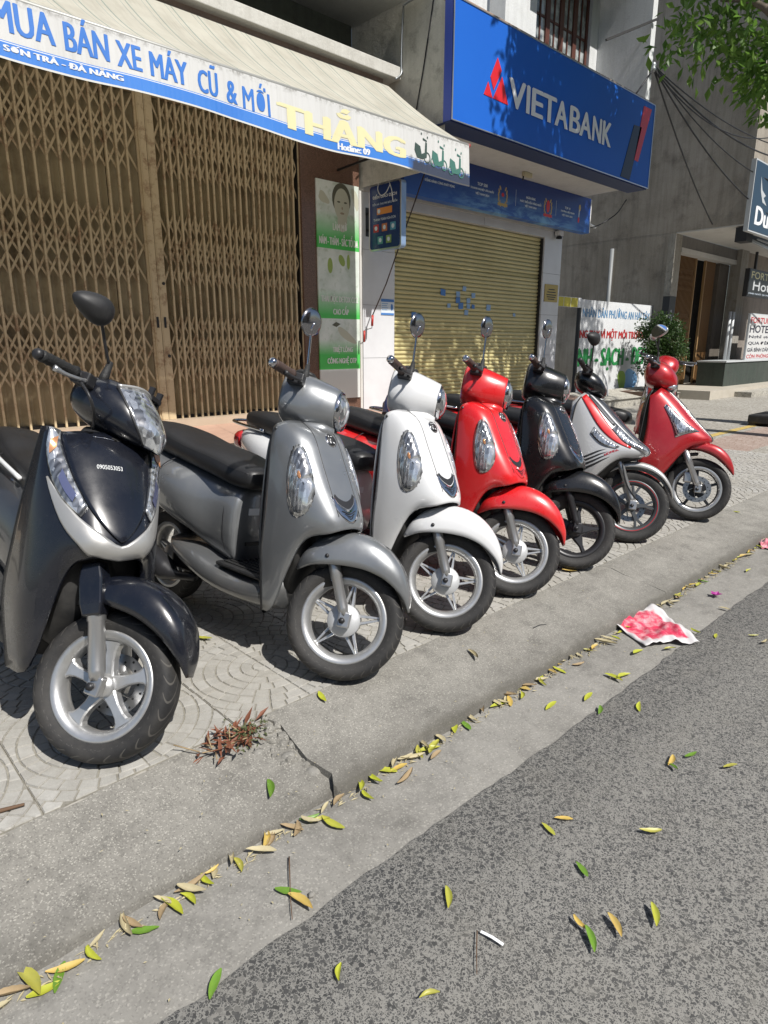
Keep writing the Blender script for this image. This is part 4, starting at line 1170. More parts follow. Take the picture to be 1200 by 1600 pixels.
def surf_part(name, S, m, root, nu=33, nv=17, th=.012, T=None):
    b = MB(); b.grid(S.sample(nu, nv)); xf(b, T)
    o = b.build(name, m, root)
    mod(o, 'SOLIDIFY', thickness=th, offset=0)
    return o
def strip_on(S, name, m, par, ca, cb, off=.004, n_=14, k_=6, th=.003, T=None, dome=0., lin=False):
    """patch on surface S between two (u,v) curves"""
    def poly(c_):
        P = [Vector((u, v, 0)) for u, v in c_]; out = []
        for k in range(n_):
            t = (len(P)-1)*k/(n_-1); i = min(int(t), len(P)-2); out.append(P[i].lerp(P[i+1], t-i))
        return out
    A, B_ = (poly(ca), poly(cb)) if lin else (spline([(u, v, 0) for u, v in ca], n_), spline([(u, v, 0) for u, v in cb], n_))
    g = []
    for i in range(n_):
        row = []
        for j in range(k_+1):
            q = A[i].lerp(B_[i], j/k_); p = S.p(q.x, q.y); nr = S.nrm(q.x, q.y)
            if nr.x < 0 and abs(nr.x) > .05: nr = -nr
            d = off+dome*math.sin(math.pi*j/k_)*math.sin(math.pi*min(max(i/(n_-1), 0), 1))
            row.append(p+nr*d)
        g.append(row)
    b = MB(); b.grid(g); xf(b, T); o = b.build(name, m, par)
    if th: mod(o, 'SOLIDIFY', thickness=th, offset=0)
    return o
def disc_on(S, name, m, par, uc, vc, ru, rv, rot=0., off=.004, dome=.008, n_=28, rings_=5, shape=None, th=.003, T=None, scale=1.):
    g = []
    for k in range(rings_+1):
        f = k/rings_*scale; row = []
        for j in range(n_+1):
            a = 2*math.pi*j/n_
            x, y = math.cos(a), math.sin(a)
            if shape: x, y = shape(a)
            u = uc+(ru*x*math.cos(rot)-rv*y*math.sin(rot))*f; v = vc+(ru*x*math.sin(rot)+rv*y*math.cos(rot))*f
            p = S.p(u, v); nr = S.nrm(u, v)
            if nr.x < 0: nr = -nr
            row.append(p+nr*(off+dome*(1-(k/rings_)**2)))
        g.append(row)
    b = MB(); b.grid(g); xf(b, T); o = b.build(name, m, par)
    if th: mod(o, 'SOLIDIFY', thickness=th, offset=0)
    return o
def text_on(S, par, body, m, u0, u1, v0, v1, off=.006, T=None, bold=.0, flip=False):
    me = text_mesh(body, 1., bold); xs = [v.co.x for v in me.vertices]; ys = [v.co.y for v in me.vertices]
    for v in me.vertices:
        fx = (v.co.x-min(xs))/(max(xs)-min(xs)); fy = (v.co.y-min(ys))/(max(ys)-min(ys))
        u = u0+(u1-u0)*fx; w_ = v1+(v0-v1)*fy
        nr = S.nrm(u, w_); nr = -nr if nr.x < 0 and not flip else nr
        p = S.p(u, w_)+nr*off
        v.co = T @ p if T is not None else p
    me.materials.append(m); return link(bpy.data.objects.new('lettering', me), par)
def steer(P0, ang, rake=25.):
    u = Vector((-math.sin(R(rake)), 0, math.cos(R(rake))))
    return Matrix.Translation(P0) @ Matrix.Rotation(R(ang), 4, u) @ Matrix.Translation(-Vector(P0))
def fender(root, name, m, ctr, T, phis, rtop, redge, wid, tipw=(.35, .35), nose=0.):
    """front mudguard: arc round the wheel with skirts"""
    cols = []; n = len(phis)
    for i, ph in enumerate(phis):
        a = R(ph); c_, s_ = math.cos(a), math.sin(a)
        w_ = wid[i]; rt = rtop[i]; re = redge[i]
        row = []
        for y, r in ((-1., re), (-1.02, re+(rt-re)*.45), (-.82, re+(rt-re)*.86), (-.4, re+(rt-re)*.975), (0, rt), (.4, re+(rt-re)*.975), (.82, re+(rt-re)*.86), (1.02, re+(rt-re)*.45), (1., re)):
            row.append((ctr[0]+r*c_, y*w_, ctr[2]+r*s_))
        cols.append(row)
    S = Surf(cols); return surf_part(name, S, m, root, 29, 21, .004, T), S
def fork(root, ctr, T, top, ys=.078, m=M_forkal, r=.0205, fwd=.02, block=True):
    for s_ in (-1, 1):
        p0 = Vector((ctr[0]+fwd*.3, s_*ys, ctr[2]+.005)); d = Vector((-math.sin(R(25)), 0, math.cos(R(25))))
        p0 = Vector((ctr[0]+.012, s_*ys, ctr[2])); p1 = p0+d*top
        b = MB(); b.tube([p0+d*.02, p0+d*.05, p0+d*(top*.55), p0+d*(top*.56), p1], [r*.8, r, r, r*1.12, r*1.12], 16); xf(b, T)
        o = b.build('fork_leg', m, root)
        b = MB(); b.smooth = False; b.box((ctr[0]-.018, s_*ys-.016, ctr[2]-.026), (ctr[0]+.03, s_*ys+.016, ctr[2]+.035)); xf(b, T)
        ob = b.build('axle_clamp', m, o); mod(ob, 'BEVEL', width=.006, segments=2)
        b = MB(); b.tube([(ctr[0], s_*(ys+.016), ctr[2]), (ctr[0], s_*(ys+.027), ctr[2])], .0125, 6); xf(b, T); b.build('axle_nut', M_black, o)
def mirror(root, T, side, base, tip, r, m_back, shape='round', tilt=0.):
    y = side
    b = MB(); b0 = Vector(base); t0 = Vector(tip)
    mid = b0.lerp(t0, .5)+Vector((-.01, 0, 0))
    b.tube(spline([b0+Vector((0, 0, .04)), b0.lerp(t0, .35)+Vector((0, 0, .03)), b0.lerp(t0, .75)+Vector((0, 0, .02)), t0+Vector((.005, 0, -.03)), t0+Vector((.012, 0, 0))], 16), .0052, 8); xf(b, T)
    o = b.build('mirror', M_chrome if shape == 'round' else M_black, root)
    b = MB(); b.tube([b0+Vector((0, 0, -.03)), b0, b0+Vector((0, 0, .055))], [.016, .016, .0085], 12); xf(b, T); b.build('rubber_boot', M_rubber, o)
    n_ = 28
    def ring(f, dx):
        pts = []
        for k in range(n_):
            a = 2*math.pi*k/n_; yy, zz = math.cos(a), math.sin(a)
            if shape == 'round': yy *= r; zz *= r
            else:
                yy *= r*1.45*(1+.10*math.cos(a)); zz *= r*.98*(1-.22*yy/ (r*1.45))
            yy *= f*(1 if side > 0 else -1); zz *= f
            pts.append(t0+Vector((dx-.10*abs(0), yy, zz)))
        return pts
    if shape == 'round': prof = [(.05, .010), (.45, .0095), (.8, .0065), (.97, .002), (1., -.003), (.96, -.005)]
    else: prof = [(.05, .032), (.5, .028), (.82, .016), (.97, .002), (1., -.008), (.95, -.011)]
    RT = Matrix.Translation(t0) @ Matrix.Rotation(tilt*side, 4, 'Z') @ Matrix.Rotation(.12, 4, 'Y') @ Matrix.Translation(-t0)
    b = MB(); b.rings([ring(f, dx) for f, dx in prof]); xf(b, RT); xf(b, T); b.build('housing', m_back, o, fix=True)
    b = MB(); b.add(ring(.93, prof[-1][1]-.0008), [tuple(range(n_))]); xf(b, RT); xf(b, T); b.build('glass', M_mirror, o)
def handlebar(root, T, m_grip, pz=1.075, px=-.43, y0=.11, yg0=.175, yg1=.30, back=.05, up=.03, bar_end=M_chrome, lever=M_black, rg=.0165):
    for s_ in (-1, 1):
        pA = Vector((px, s_*y0, pz)); pB = Vector((px-.012, s_*yg0, pz+.006)); pC = Vector((px-back, s_*yg1, pz+up))
        b = MB(); b.tube([pA, pB], .015, 12); d = (pC-pB).normalized()
        xf(b, T); o = b.build('handlebar', M_black, root)
        n_ = 13
        b = MB(); b.tube([pB.lerp(pC, k/(n_-1)) for k in range(n_)], [rg*(1.22 if k < 1 else (1.06 if k % 2 else .97)) for k in range(n_)], 14); xf(b, T); g_ = b.build('grip', m_grip, o)
        b = MB(); b.tube([pC, pC+d*.012, pC+d*.02], [rg*.95, rg*.95, rg*.6], 14); xf(b, T); b.build('bar_end', bar_end, o)
        pl = pB+Vector((.03, -s_*.02, -.012))
        pe = pC+Vector((.045, -s_*.02, -.02))
        b = MB(); b.tube(spline([pl, pl.lerp(pe, .3)+Vector((.022, 0, -.004)), pl.lerp(pe, .7)+Vector((.015, 0, -.006)), pe], 12), [.008]*3+[.0062]*6+[.007, .009, .010], 8); xf(b, T); b.build('brake_lever', lever, o)
        b = MB(); b.smooth = False; b.box((px-.03, s_*(yg0-.03) - .022, pz-.022), (px+.035, s_*(yg0-.03)+.022, pz+.022)); xf(b, T); ob = b.build('switch_block', M_black, o); mod(ob, 'BEVEL', width=.006, segments=2)
def rear_end(root, wheel_style, m_rim, m_tyre_, seat, body, m_body, m_under, belly, m_belly, floor, zax=.228, xr=-1.25, rail=True, m_tail=M_redl, Rw=.228, m_seat=M_vinyl):
    wheel(root, 'rear_wheel', (xr, 0, Rw), None, wheel_style, m_rim, m_tyre_, 0, Rw, .055, 1.05)
    bo = loft_part('rear_body', body, m_body, root)
    se = loft_part('seat', seat, m_seat, root, None, 3.0, 6, 28)
    x0, x1 = seat[1][0], seat[-2][0]
    b = MB()
    for s_ in (-1, 1):
        pts = []
        for k in range(24):
            t = 1+(len(seat)-3)*k/23
            w, zl, zh = catmull([Vector((q[1], q[2], q[3])) for q in seat], t); x = catmull([Vector((q[0], 0, 0)) for q in seat], t).x
            pts.append((x, s_*(w*.955), zl+(zh-zl)*.72))
        b.tube(pts, .0022, 6)
    b.build('seat_piping', m_seat, se)
    # seam across the seat nose
    q = seat[2]; b = MB()
    b.tube([(q[0]-.02, q[1]*1.0*math.copysign(abs(math.cos(a))**(2/3.), math.cos(a)), (q[2]+q[3])/2+(q[3]-q[2])/2*1.0*math.copysign(abs(math.sin(a))**(2/3.), math.sin(a))) for a in [math.pi*k/16 for k in range(17)]], .0022, 6)
    b.build('seat_seam', M_black, se)
    for xs_, nm in ((.16, 'panel_joint'), (.62, 'panel_joint')):
        P_ = [Vector((q[1], q[2], q[3])) for q in body]; X_ = [Vector((q[0], 0, 0)) for q in body]; t = (len(body)-1)*xs_
        w, zl, zh = catmull(P_, t); x = catmull(X_, t).x; zc = (zl+zh)/2; hz = (zh-zl)/2
        for s_ in (-1, 1):
            b = MB(); b.tube([(x-.05*k/14*(1 if xs_ < .4 else -3), s_*(w*abs(math.cos(a))**(2/2.6)+.0012), zc+hz*math.copysign(abs(math.sin(a))**(2/2.6), math.sin(a))) for k, a in enumerate([-1.2+2.4*k/14 for k in range(15)])], .0024, 5); b.build(nm, M_black, bo)
    # floorboard with ribbed mat
    fx0, fx1, fw, fz = floor
    be = loft_part('lower_fairing', belly, m_belly, root)
    b = MB(); b.smooth = False; b.box((fx0, -fw, fz-.02), (fx1, fw, fz)); fb = b.build('floorboard', M_plast, root); mod(fb, 'BEVEL', width=.012, segments=2)
    for k in range(9):
        y = -fw+.03+(2*fw-.06)*k/8
        b = MB(); b.smooth = False; b.box((fx0+.03, y-.006, fz-.001), (fx1-.03, y+.006, fz+.005)); b.build('mat_rib', M_rubber, fb)
    # engine block, exhaust, stand, tail
    b = MB(); b.smooth = False; b.box((xr-.02, .05, .16), (xr+.45, .15, .33)); b.box((xr+.12, -.10, .2), (xr+.42, .05, .34)); e = b.build('engine', M_rimbk, root); mod(e, 'BEVEL', width=.03, segments=3); e['label'] = 'black engine and belt case'
    b = MB(); b.tube(spline([(xr+.35, -.10, .2), (xr+.2, -.14, .19), (xr+.05, -.155, .24), (xr-.32, -.165, .33)], 14), [.02]*4+[.03, .05, .055, .056, .056, .056, .056, .055, .05, .03], 14); ex = b.build('exhaust', M_rimbk, root)
    b = MB(); b.tube([(xr+.5, .10, .2), (xr+.50, .20, .05), (xr+.46, .235, -.01)], .011, 8); b.build('side_stand', M_black, root)
    b = MB(); tb = body[-1]
    b.rings(ringloft([(tb[0]+.03, body[-2][1]*.8, tb[2]-.02, tb[3]), (tb[0]-.03, body[-2][1]*.75, tb[2]-.02, tb[3]-.01), (tb[0]-.055, body[-2][1]*.4, tb[2], tb[3]-.03)], 16)); b.build('tail_light', m_tail, root, fix=True)
    loft_part('rear_mudguard', [(xr-.08, .05, .44, .50), (xr-.2, .055, .42, .47), (xr-.32, .055, .30, .36), (xr-.38, .045, .22, .28)], M_plast, root)
    if rail:
        tx = seat[-1][0]; tz = seat[-2][2]
        b = MB(); b.tube(spline([(tx+.28, -.13, tz+.0), (tx+.1, -.135, tz+.015), (tx-.06, -.11, tz+.03), (tx-.085, -.05, tz+.04), (tx-.085, .05, tz+.04), (tx-.06, .11, tz+.03), (tx+.1, .135, tz+.015), (tx+.28, .13, tz)], 40), .009, 8); b.build('grab_rail', M_chrome, root)
    return bo
def place(root, C, th, lean, tyF, tyR):
    M = Matrix.Identity(4); pitch = 0.
    for it in range(4):
        Rm = Matrix.Rotation(R(th), 4, 'Z') @ Matrix.Rotation(pitch, 4, 'Y') @ Matrix.Rotation(R(-lean), 4, 'X')
        pf = min((Rm @ v.co for v in tyF.data.vertices), key=lambda p: p.z)
        pr = min((Rm @ v.co for v in tyR.data.vertices), key=lambda p: p.z)
        if it < 3: pitch += math.atan2(pr.z-pf.z, 1.25) * -1.
    root.matrix_world = Matrix.Translation((C[0]-pf.x, C[1]-pf.y, C[2]-pf.z+.0005)) @ Rm
    return pf.z-pr.z
SPT = []
# ---------------------------------------------------------------- retro scooters (four of a kind in the row)
A_half = [
 [(-.335, 0, .962), (-.250, 0, .918), (-.178, 0, .81), (-.108, 0, .70), (-.060, 0, .625), (-.048, 0, .585)],
 [(-.336, .066, .962), (-.254, .074, .915), (-.184, .082, .808), (-.117, .086, .695), (-.076, .085, .612), (-.068, .078, .568)],
 [(-.342, .116, .958), (-.280, .127, .902), (-.222, .134, .795), (-.168, .137, .670), (-.150, .130, .570), (-.190, .118, .505)],
 [(-.366, .139, .946), (-.338, .149, .880), (-.305, .156, .765), (-.275, .160, .62), (-.280, .156, .445), (-.300, .128, .235)],
 [(-.385, .138, .930), (-.382, .150, .865), (-.372, .158, .75), (-.362, .164, .60), (-.362, .162, .42), (-.350, .142, .205)]]
def scooter_A(label, C, th, lean, m, m_low, steer_a, wheelkit, m_tail, phone, grp='scooters parked in the front row', extra=None, m_inner=None):
    root = empty('scooter', label=label, cat='scooter', group=grp)
    ctr = (-.035, 0, .228); P0 = (-.10, 0, .30); T = steer(P0, steer_a)
    style, m_rim, m_leg = wheelkit
    w, tyF = wheel(root, 'front_wheel', ctr, T, style, m_rim, M_tyreA, 0, .228, .062 if style == 'split' else .045, 1., None, .25)
    if style == 'split':
        b = MB(); b.lathe([(.0, -.05), (.03, -.049), (.058, -.044), (.064, -.036)], 32, T @ Matrix.Translation(ctr)); b.build('hub_cover', mat('hub_grey', (.52, .53, .54), .45, .4), w, fix=True)
    fork(root, ctr, T, .30, .070, m_leg)
    fe, FS = fender(root, 'front_fender', m, ctr, T, [20, 35, 55, 75, 95, 115, 132, 146], [.252, .275, .305, .330, .342, .332, .308, .280], [.248, .240, .222, .208, .203, .214, .240, .268], [.028, .070, .096, .108, .110, .106, .086, .032])
    b = MB(); b.tube([FS.p(.72, .08)+Vector((0, -.004, 0)), FS.p(.72, .08)+Vector((0, .004, 0))], .008, 10); xf(b, T); b.build('fender_bolt', M_black, fe)
    S = Surf(mirror_cols(A_half))
    sh_ = surf_part('leg_shield', S, m, root, 41, 21, .012)
    # panel joints, indicators, badge, grille
    for cu in ((.40, .0, .425, .78), (.60, .0, .575, .78)):
        pts = [(cu[0]+(cu[2]-cu[0])*t, cu[1]+(cu[3]-cu[1])*t) for t in [k/12 for k in range(13)]]
        b = MB(); b.tube([S.p(u, v)+(lambda q: q if q.x > 0 else -q)(S.nrm(u, v))*.0062 for u, v in pts], .0016, 5); b.build('panel_joint', M_black, sh_)
    for sgn in (-1, 1):
        uc = .5+sgn*.25
        shp = lambda a: (math.cos(a)*(1-.25*math.sin(a)), math.sin(a))
        disc_on(S, 'indicator_frame', M_chrome if m is not P_red else m, sh_, uc, .47, .088, .235, sgn*-.10, .004, .004, 28, 3)
        li = disc_on(S, 'indicator', M_lens, sh_, uc, .47, .076, .210, sgn*-.10, .0075, .012)
        disc_on(S, 'bulb', M_amber, li, uc, .45, .008, .022, 0, .0202, .001, 14, 3)
    em = disc_on(S, 'badge', M_chrome, sh_, .535, .235, .042, .05, 0, .006, .002, 24, 3)
    disc_on(S, 'badge_face', M_black, em, .535, .235, .034, .041, 0, .0088, .001, 20, 2)
    fitb = text_on(S, em, 'K', M_swht, .517, .553, .208, .262, .0112)
    gm = M_chrome if m is not P_red else m
    gr_ = strip_on(S, 'grille', gm, sh_, [(.41, .60), (.43, .74), (.50, .90), (.57, .74), (.59, .60)], [(.425, .60), (.445, .665), (.50, .72), (.555, .665), (.575, .60)], .005, 17, 4, .004)
    strip_on(S, 'grille_slot', M_black, gr_, [(.427, .60), (.447, .66), (.50, .712), (.553, .66), (.573, .60)], [(.437, .585), (.457, .62), (.50, .645), (.543, .62), (.563, .585)], .0066, 13, 3, 0)
    for j in range(3):
        v = .735+j*.03
        strip_on(S, 'grille_bar', M_black, gr_, [(.452+.014*j, v-.012), (.50, v+.022), (.548-.014*j, v-.012)], [(.452+.014*j, v-.003), (.50, v+.034), (.548-.014*j, v-.003)], .0095, 9, 2, 0)
    for u in (0., 1.):
        b = MB(); b.tube([S.p(u, k/24) for k in range(25)], .0072, 6); b.build('edge_trim', M_plast, sh_)
        q = S.p(.10 if u == 0 else .90, .05); nr = S.nrm(.10 if u == 0 else .90, .05); nr = nr if nr.x > 0 else -nr
        b = MB(); b.tube([q+nr*.004, q+nr*.0085], .0065, 8); b.build('shield_bolt', M_rimgr, sh_)
    if phone: text_on(S, sh_, phone, M_print, .515, .575, .36, .39, .006, None, .01)
    # rider side of the shield
    inner = [[(-.385, -.138, .93), (-.395, -.15, .865), (-.395, -.158, .72), (-.385, -.16, .50), (-.365, -.15, .30)], [(-.375, -.08, .935), (-.42, -.085, .86), (-.44, -.09, .72), (-.43, -.09, .52), (-.39, -.1, .31)],
             [(-.38, 0, .94), (-.43, 0, .86), (-.455, 0, .72), (-.44, 0, .52), (-.40, 0, .31)]]
    inner = inner+[[(x, -y, z) for x, y, z in c_] for c_ in inner[1::-1]]
    surf_part('inner_shield', Surf(inner), m_inner or m_low, root, 17, 17, .008)
    b = MB(); b.tube([(-.12, 0, .34), (-.30, 0, .72)], .045, 14); b.build('steering_stem', M_plast, root)
    loft_part('wheel_arch_liner', [(-.22, .12, .40, .60), (-.29, .115, .27, .84), (-.355, .135, .25, .90)], M_plast, root)
    # head
    hc = loft_part('head_cowl', [(-.490, .075, .99, 1.12), (-.480, .108, .955, 1.148), (-.44, .122, .935, 1.158), (-.38, .124, .93, 1.150), (-.32, .113, .938, 1.136), (-.265, .096, .950, 1.122), (-.255, .090, .955, 1.118)], m, root, T, 2.5, 5, 24)
    loft_part('head_neck', [(-.42, .07, .90, .96), (-.36, .085, .89, .97), (-.29, .08, .90, .97), (-.25, .05, .91, .96)], m, root, T)
    HT = T @ Matrix.Translation((-.257, 0, 1.037)) @ Matrix.Rotation(R(-90), 4, 'Z') @ Matrix.Rotation(R(8), 4, 'X')
    b = MB(); b.lathe([(1.0, -.002), (1.0, .012), (.94, .02), (.90, .014)], 36, HT @ Matrix.Diagonal((.092, 1, .080, 1))); hl = b.build('headlight', M_chrome, root, fix=True)
    b = MB(); b.lathe([(.90, .012), (.8, .024), (.55, .036), (.25, .042), (0, .044)], 36, HT @ Matrix.Diagonal((.092, 1, .080, 1))); b.build('lens', M_lens, hl, fix=True)
    b = MB(); b.rings(ringloft([(-.475, .055, 1.125, 1.148), (-.43, .08, 1.135, 1.168), (-.38, .07, 1.13, 1.16)], 16)); xf(b, T); b.build('speedometer', M_plast, root, fix=True)
    handlebar(root, T, M_browngrip, 1.095, -.425, .12, .165, .29, .05, -.005, rg=.0185)
    mirror(root, T, -1, (-.405, -.085, 1.125), (-.42, -.135, 1.335), .056, M_mback, 'round', .5)
    seat = [(-.545, .05, .675, .715), (-.57, .10, .655, .745), (-.66, .13, .65, .770), (-.80, .145, .675, .80), (-1.0, .15, .705, .825), (-1.2, .146, .73, .865), (-1.4, .128, .755, .885), (-1.55, .095, .775, .88), (-1.60, .05, .80, .865)]
    body = [(-.635, .095, .31, .64, 3), (-.665, .115, .31, .66, 3), (-.80, .128, .33, .685), (-.95, .195, .40, .715), (-1.15, .208, .45, .74), (-1.35, .185, .53, .77), (-1.52, .135, .60, .785), (-1.63, .075, .66, .77)]
    belly = [(-.305, .125, .205, .37), (-.37, .152, .19, .335), (-.50, .168, .185, .312), (-.68, .178, .19, .325), (-.86, .18, .225, .365), (-1.02, .16, .28, .37), (-1.1, .12, .32, .37)]
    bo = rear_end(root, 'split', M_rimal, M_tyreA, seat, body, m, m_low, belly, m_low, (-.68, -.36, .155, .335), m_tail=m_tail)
    b = MB(); b.smooth = False; b.box((-.641, -.04, .40), (-.631, .04, .415)); b.build('panel_slot', M_black, bo)
    b = MB(); b.smooth = False; b.box((-.641, -.035, .535), (-.6315, .02, .565)); b.build('sticker_label', M_swht, bo)
    tyR = [c_ for c_ in root.children if c_.name.startswith('rear_wheel')][0].children[0]
    place(root, C, th, lean, tyF, tyR)
    return root
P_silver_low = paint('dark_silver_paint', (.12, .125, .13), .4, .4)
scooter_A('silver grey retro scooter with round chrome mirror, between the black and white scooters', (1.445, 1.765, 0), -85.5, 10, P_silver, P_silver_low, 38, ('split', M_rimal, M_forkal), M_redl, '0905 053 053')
scooter_A('pearl white retro scooter with silver wheels, between the silver and red scooters', (2.05, 1.785, 0), -88, 9.5, P_white, P_white, 40, ('split', M_rimal, M_forkal), M_redl, None)
scooter_A('bright red retro scooter with red chest badge, between the white and black retro scooters', (2.64, 1.825, 0), -88, 9, P_red, P_red, 37, ('split', M_rimal, M_forkal), M_redl, '0905 053 053')
scooter_A('gloss black retro scooter with black five spoke wheels, right of the red retro scooter', (3.23, 1.83, 0), -87, 9, P_black, P_black, 36, ('star', M_rimbk, M_rimbk), M_redl, '0905 053 053')
# ---------------------------------------------------------------- near black scooter with the silver chest V
def rider_side(root, m, w=.19, top=.94):
    inner = [[(-.40, -w*.9, top), (-.42, -w, .85), (-.43, -w*1.08, .70), (-.44, -w*1.12, .50), (-.42, -w*1.08, .30)], [(-.41, -.08, top+.02), (-.45, -.085, .86), (-.47, -.09, .72), (-.46, -.09, .52), (-.43, -.1, .31)],
             [(-.415, 0, top+.025), (-.46, 0, .86), (-.48, 0, .72), (-.465, 0, .52), (-.44, 0, .31)]]
    inner = inner+[[(x, -y, z) for x, y, z in c_] for c_ in inner[1::-1]]
    return surf_part('inner_shield', Surf(inner), m, root, 17, 17, .008)
SEAT_B = [(-.56, .05, .69, .73), (-.585, .10, .67, .765), (-.68, .135, .665, .79), (-.85, .15, .685, .815), (-1.05, .152, .71, .835), (-1.22, .148, .735, .875), (-1.42, .128, .76, .895), (-1.58, .09, .785, .885), (-1.63, .05, .81, .87)]
BODY_B = [(-.64, .10, .31, .66, 3), (-.70, .125, .31, .68, 3), (-.82, .15, .34, .70), (-1.0, .19, .42, .73), (-1.2, .195, .47, .755), (-1.4, .17, .54, .785), (-1.57, .12, .62, .79), (-1.70, .06, .69, .775)]
BELLY_B = [(-.36, .19, .22, .38), (-.44, .205, .205, .345), (-.56, .205, .20, .32), (-.72, .2, .21, .335), (-.9, .195, .26, .42), (-1.05, .16, .33, .45)]
def scooter_B():
    root = empty('scooter', label='black scooter with silver chest V and black mirror, nearest the camera', cat='scooter', group='scooters parked in the front row')
    m = P_near
    ctr = (-.045, 0, .232); P0 = (-.11, 0, .30); T = steer(P0, 40)
    w, tyF = wheel(root, 'front_wheel', ctr, T, 'wide', M_rimal, M_tyreB, 1, .232, .036, 1., None, .55)
    fork(root, ctr, T, .36, .080, M_forkal, .0255)
    fe, FS = fender(root, 'front_fender', m, ctr, T, [24, 38, 56, 76, 95, 110, 122, 133], [.270, .292, .322, .342, .345, .332, .302, .276], [.266, .258, .247, .240, .240, .252, .260, .268], [.022, .060, .086, .098, .102, .098, .080, .03])
    for s_ in (-1, 1):      # leg covers
        q = MB(); q.smooth = False
        d = Vector((-math.sin(R(25)), 0, math.cos(R(25)))); p = Vector((ctr[0]+.012, s_*.088, ctr[2]))
        rings = []
        for t, hw, hd in ((.215, .030, .026), (.25, .036, .030), (.33, .038, .030), (.38, .03, .026)):
            c0 = p+d*t; f = Vector((d.z, 0, -d.x))
            rings.append([c0+f*hw+Vector((0, -hd, 0)), c0+f*hw+Vector((0, hd, 0)), c0-f*hw+Vector((0, hd, 0)), c0-f*hw+Vector((0, -hd, 0))])
        q.rings(rings); xf(q, T); o = q.build('fork_cover', m, root, fix=True); mod(o, 'BEVEL', width=.006, segments=2)
    S = Surf(mirror_cols([
     [(-.350, 0, .990), (-.275, 0, .938), (-.190, 0, .835), (-.115, 0, .735), (-.078, 0, .672), (-.088, 0, .625)],
     [(-.352, .075, .985), (-.282, .080, .932), (-.200, .085, .830), (-.128, .086, .732), (-.096, .083, .668), (-.110, .078, .620)],
     [(-.356, .135, .975), (-.300, .140, .915), (-.232, .144, .808), (-.178, .144, .695), (-.158, .136, .610), (-.172, .118, .545)],
     [(-.345, .172, .988), (-.320, .182, .892), (-.292, .190, .770), (-.270, .195, .610), (-.250, .200, .440), (-.205, .170, .250)],
     [(-.385, .182, .985), (-.392, .194, .872), (-.400, .206, .745), (-.415, .214, .585), (-.425, .216, .410), (-.340, .196, .200)]]))
    sh_ = surf_part('leg_shield', S, m, root, 41, 23, .012)
    mir = lambda c_: [(1-u, v) for u, v in c_]
    vo = [(.170, .32), (.25, .555), (.325, .77), (.375, .93), (.44, .985), (.5, 1.0)]; vi = [(.178, .32), (.265, .46), (.36, .61), (.44, .745), (.475, .795), (.5, .81)]
    strip_on(S, 'chest_trim', P_vsil, sh_, vo+mir(vo)[::-1][1:], vi+mir(vi)[::-1][1:], .009, 41, 8, .006, None, .003, True)
    bv = [(.235, .02), (.27, .20), (.325, .38), (.40, .57), (.46, .71), (.498, .775)]
    bo = strip_on(S, 'bonnet', m, sh_, bv, mir(bv), .011, 22, 16, .006, None, .006)
    for f in (lambda c_: c_, mir):
        ca = f([(.125, .005), (.15, .18), (.235, .41), (.345, .575)]); cb = f([(.215, .005), (.25, .18), (.308, .35), (.375, .52)])
        li = strip_on(S, 'indicator', M_lens, sh_, ca, cb, .011, 20, 8, .006, None, .006)
        strip_on(S, 'amber_reflector', M_amber, li, f([(.155, .09), (.163, .15), (.175, .20)]), f([(.195, .07), (.205, .12), (.215, .17)]), .0215, 8, 4, 0)
        strip_on(S, 'position_lamp', M_blul, li, f([(.245, .35), (.275, .42), (.315, .49)]), f([(.265, .31), (.295, .38), (.332, .455)]), .0215, 10, 4, 0)
    for u in (0., 1.):
        b = MB(); b.tube([S.p(u, k/24) for k in range(25)], .0072, 6); b.build('edge_trim', M_plast, sh_)
    text_on(S, sh_, '0905053053', M_print, .42, .53, .30, .322, .0195)
    text_on(S, sh_, 'SCOOTER', M_print, .43, .53, .095, .12, .0185, None, .01) if False else None
    strip_on(S, 'name_badge', M_chrome, sh_, [(.42, .105), (.47, .11), (.53, .125)], [(.42, .09), (.47, .095), (.53, .11)], .0185, 8, 2, .001)
    # wheel-arch liner, vent slots and stem
    loft_part('wheel_arch_liner', [(-.20, .11, .42, .62), (-.28, .165, .27, .84), (-.36, .18, .25, .90)], M_plast, root)
    for k in range(4):
        b = MB(); b.smooth = False; b.box((-.235, -.172, .36+.022*k), (-.20, -.150, .37+.022*k)); b.build('vent_slot', M_black, sh_)
    b = MB(); b.tube([(-.14, 0, .36), (-.34, 0, .80)], .05, 14); b.build('steering_stem', M_plast, root)
    rider_side(root, M_plast)
    # head
    hc = loft_part('head_cowl', [(-.525, .06, 1.04, 1.12), (-.505, .108, 1.02, 1.158), (-.45, .126, .998, 1.176), (-.39, .128, .988, 1.174), (-.33, .116, .982, 1.152), (-.275, .098, .980, 1.115), (-.228, .062, .982, 1.06), (-.210, .03, .985, 1.03)], m, root, T, 2.3, 5, 26)
    loft_part('head_neck', [(-.45, .06, .90, 1.0), (-.40, .08, .88, 1.0), (-.33, .075, .90, .99), (-.29, .045, .92, .98)], M_plast, root, T)
    H = Surf(mirror_cols([[(-.320, 0, 1.170), (-.250, 0, 1.112), (-.200, 0, 1.045), (-.188, 0, .978)], [(-.330, .048, 1.164), (-.260, .054, 1.102), (-.210, .048, 1.038), (-.198, .026, .980)], [(-.362, .098, 1.142), (-.296, .100, 1.084), (-.248, .080, 1.028), (-.226, .038, .984)]]))
    b = MB(); b.grid(H.sample(25, 17)); xf(b, T); hl = b.build('headlight', M_lens, root); mod(hl, 'SOLIDIFY', thickness=.006, offset=0)
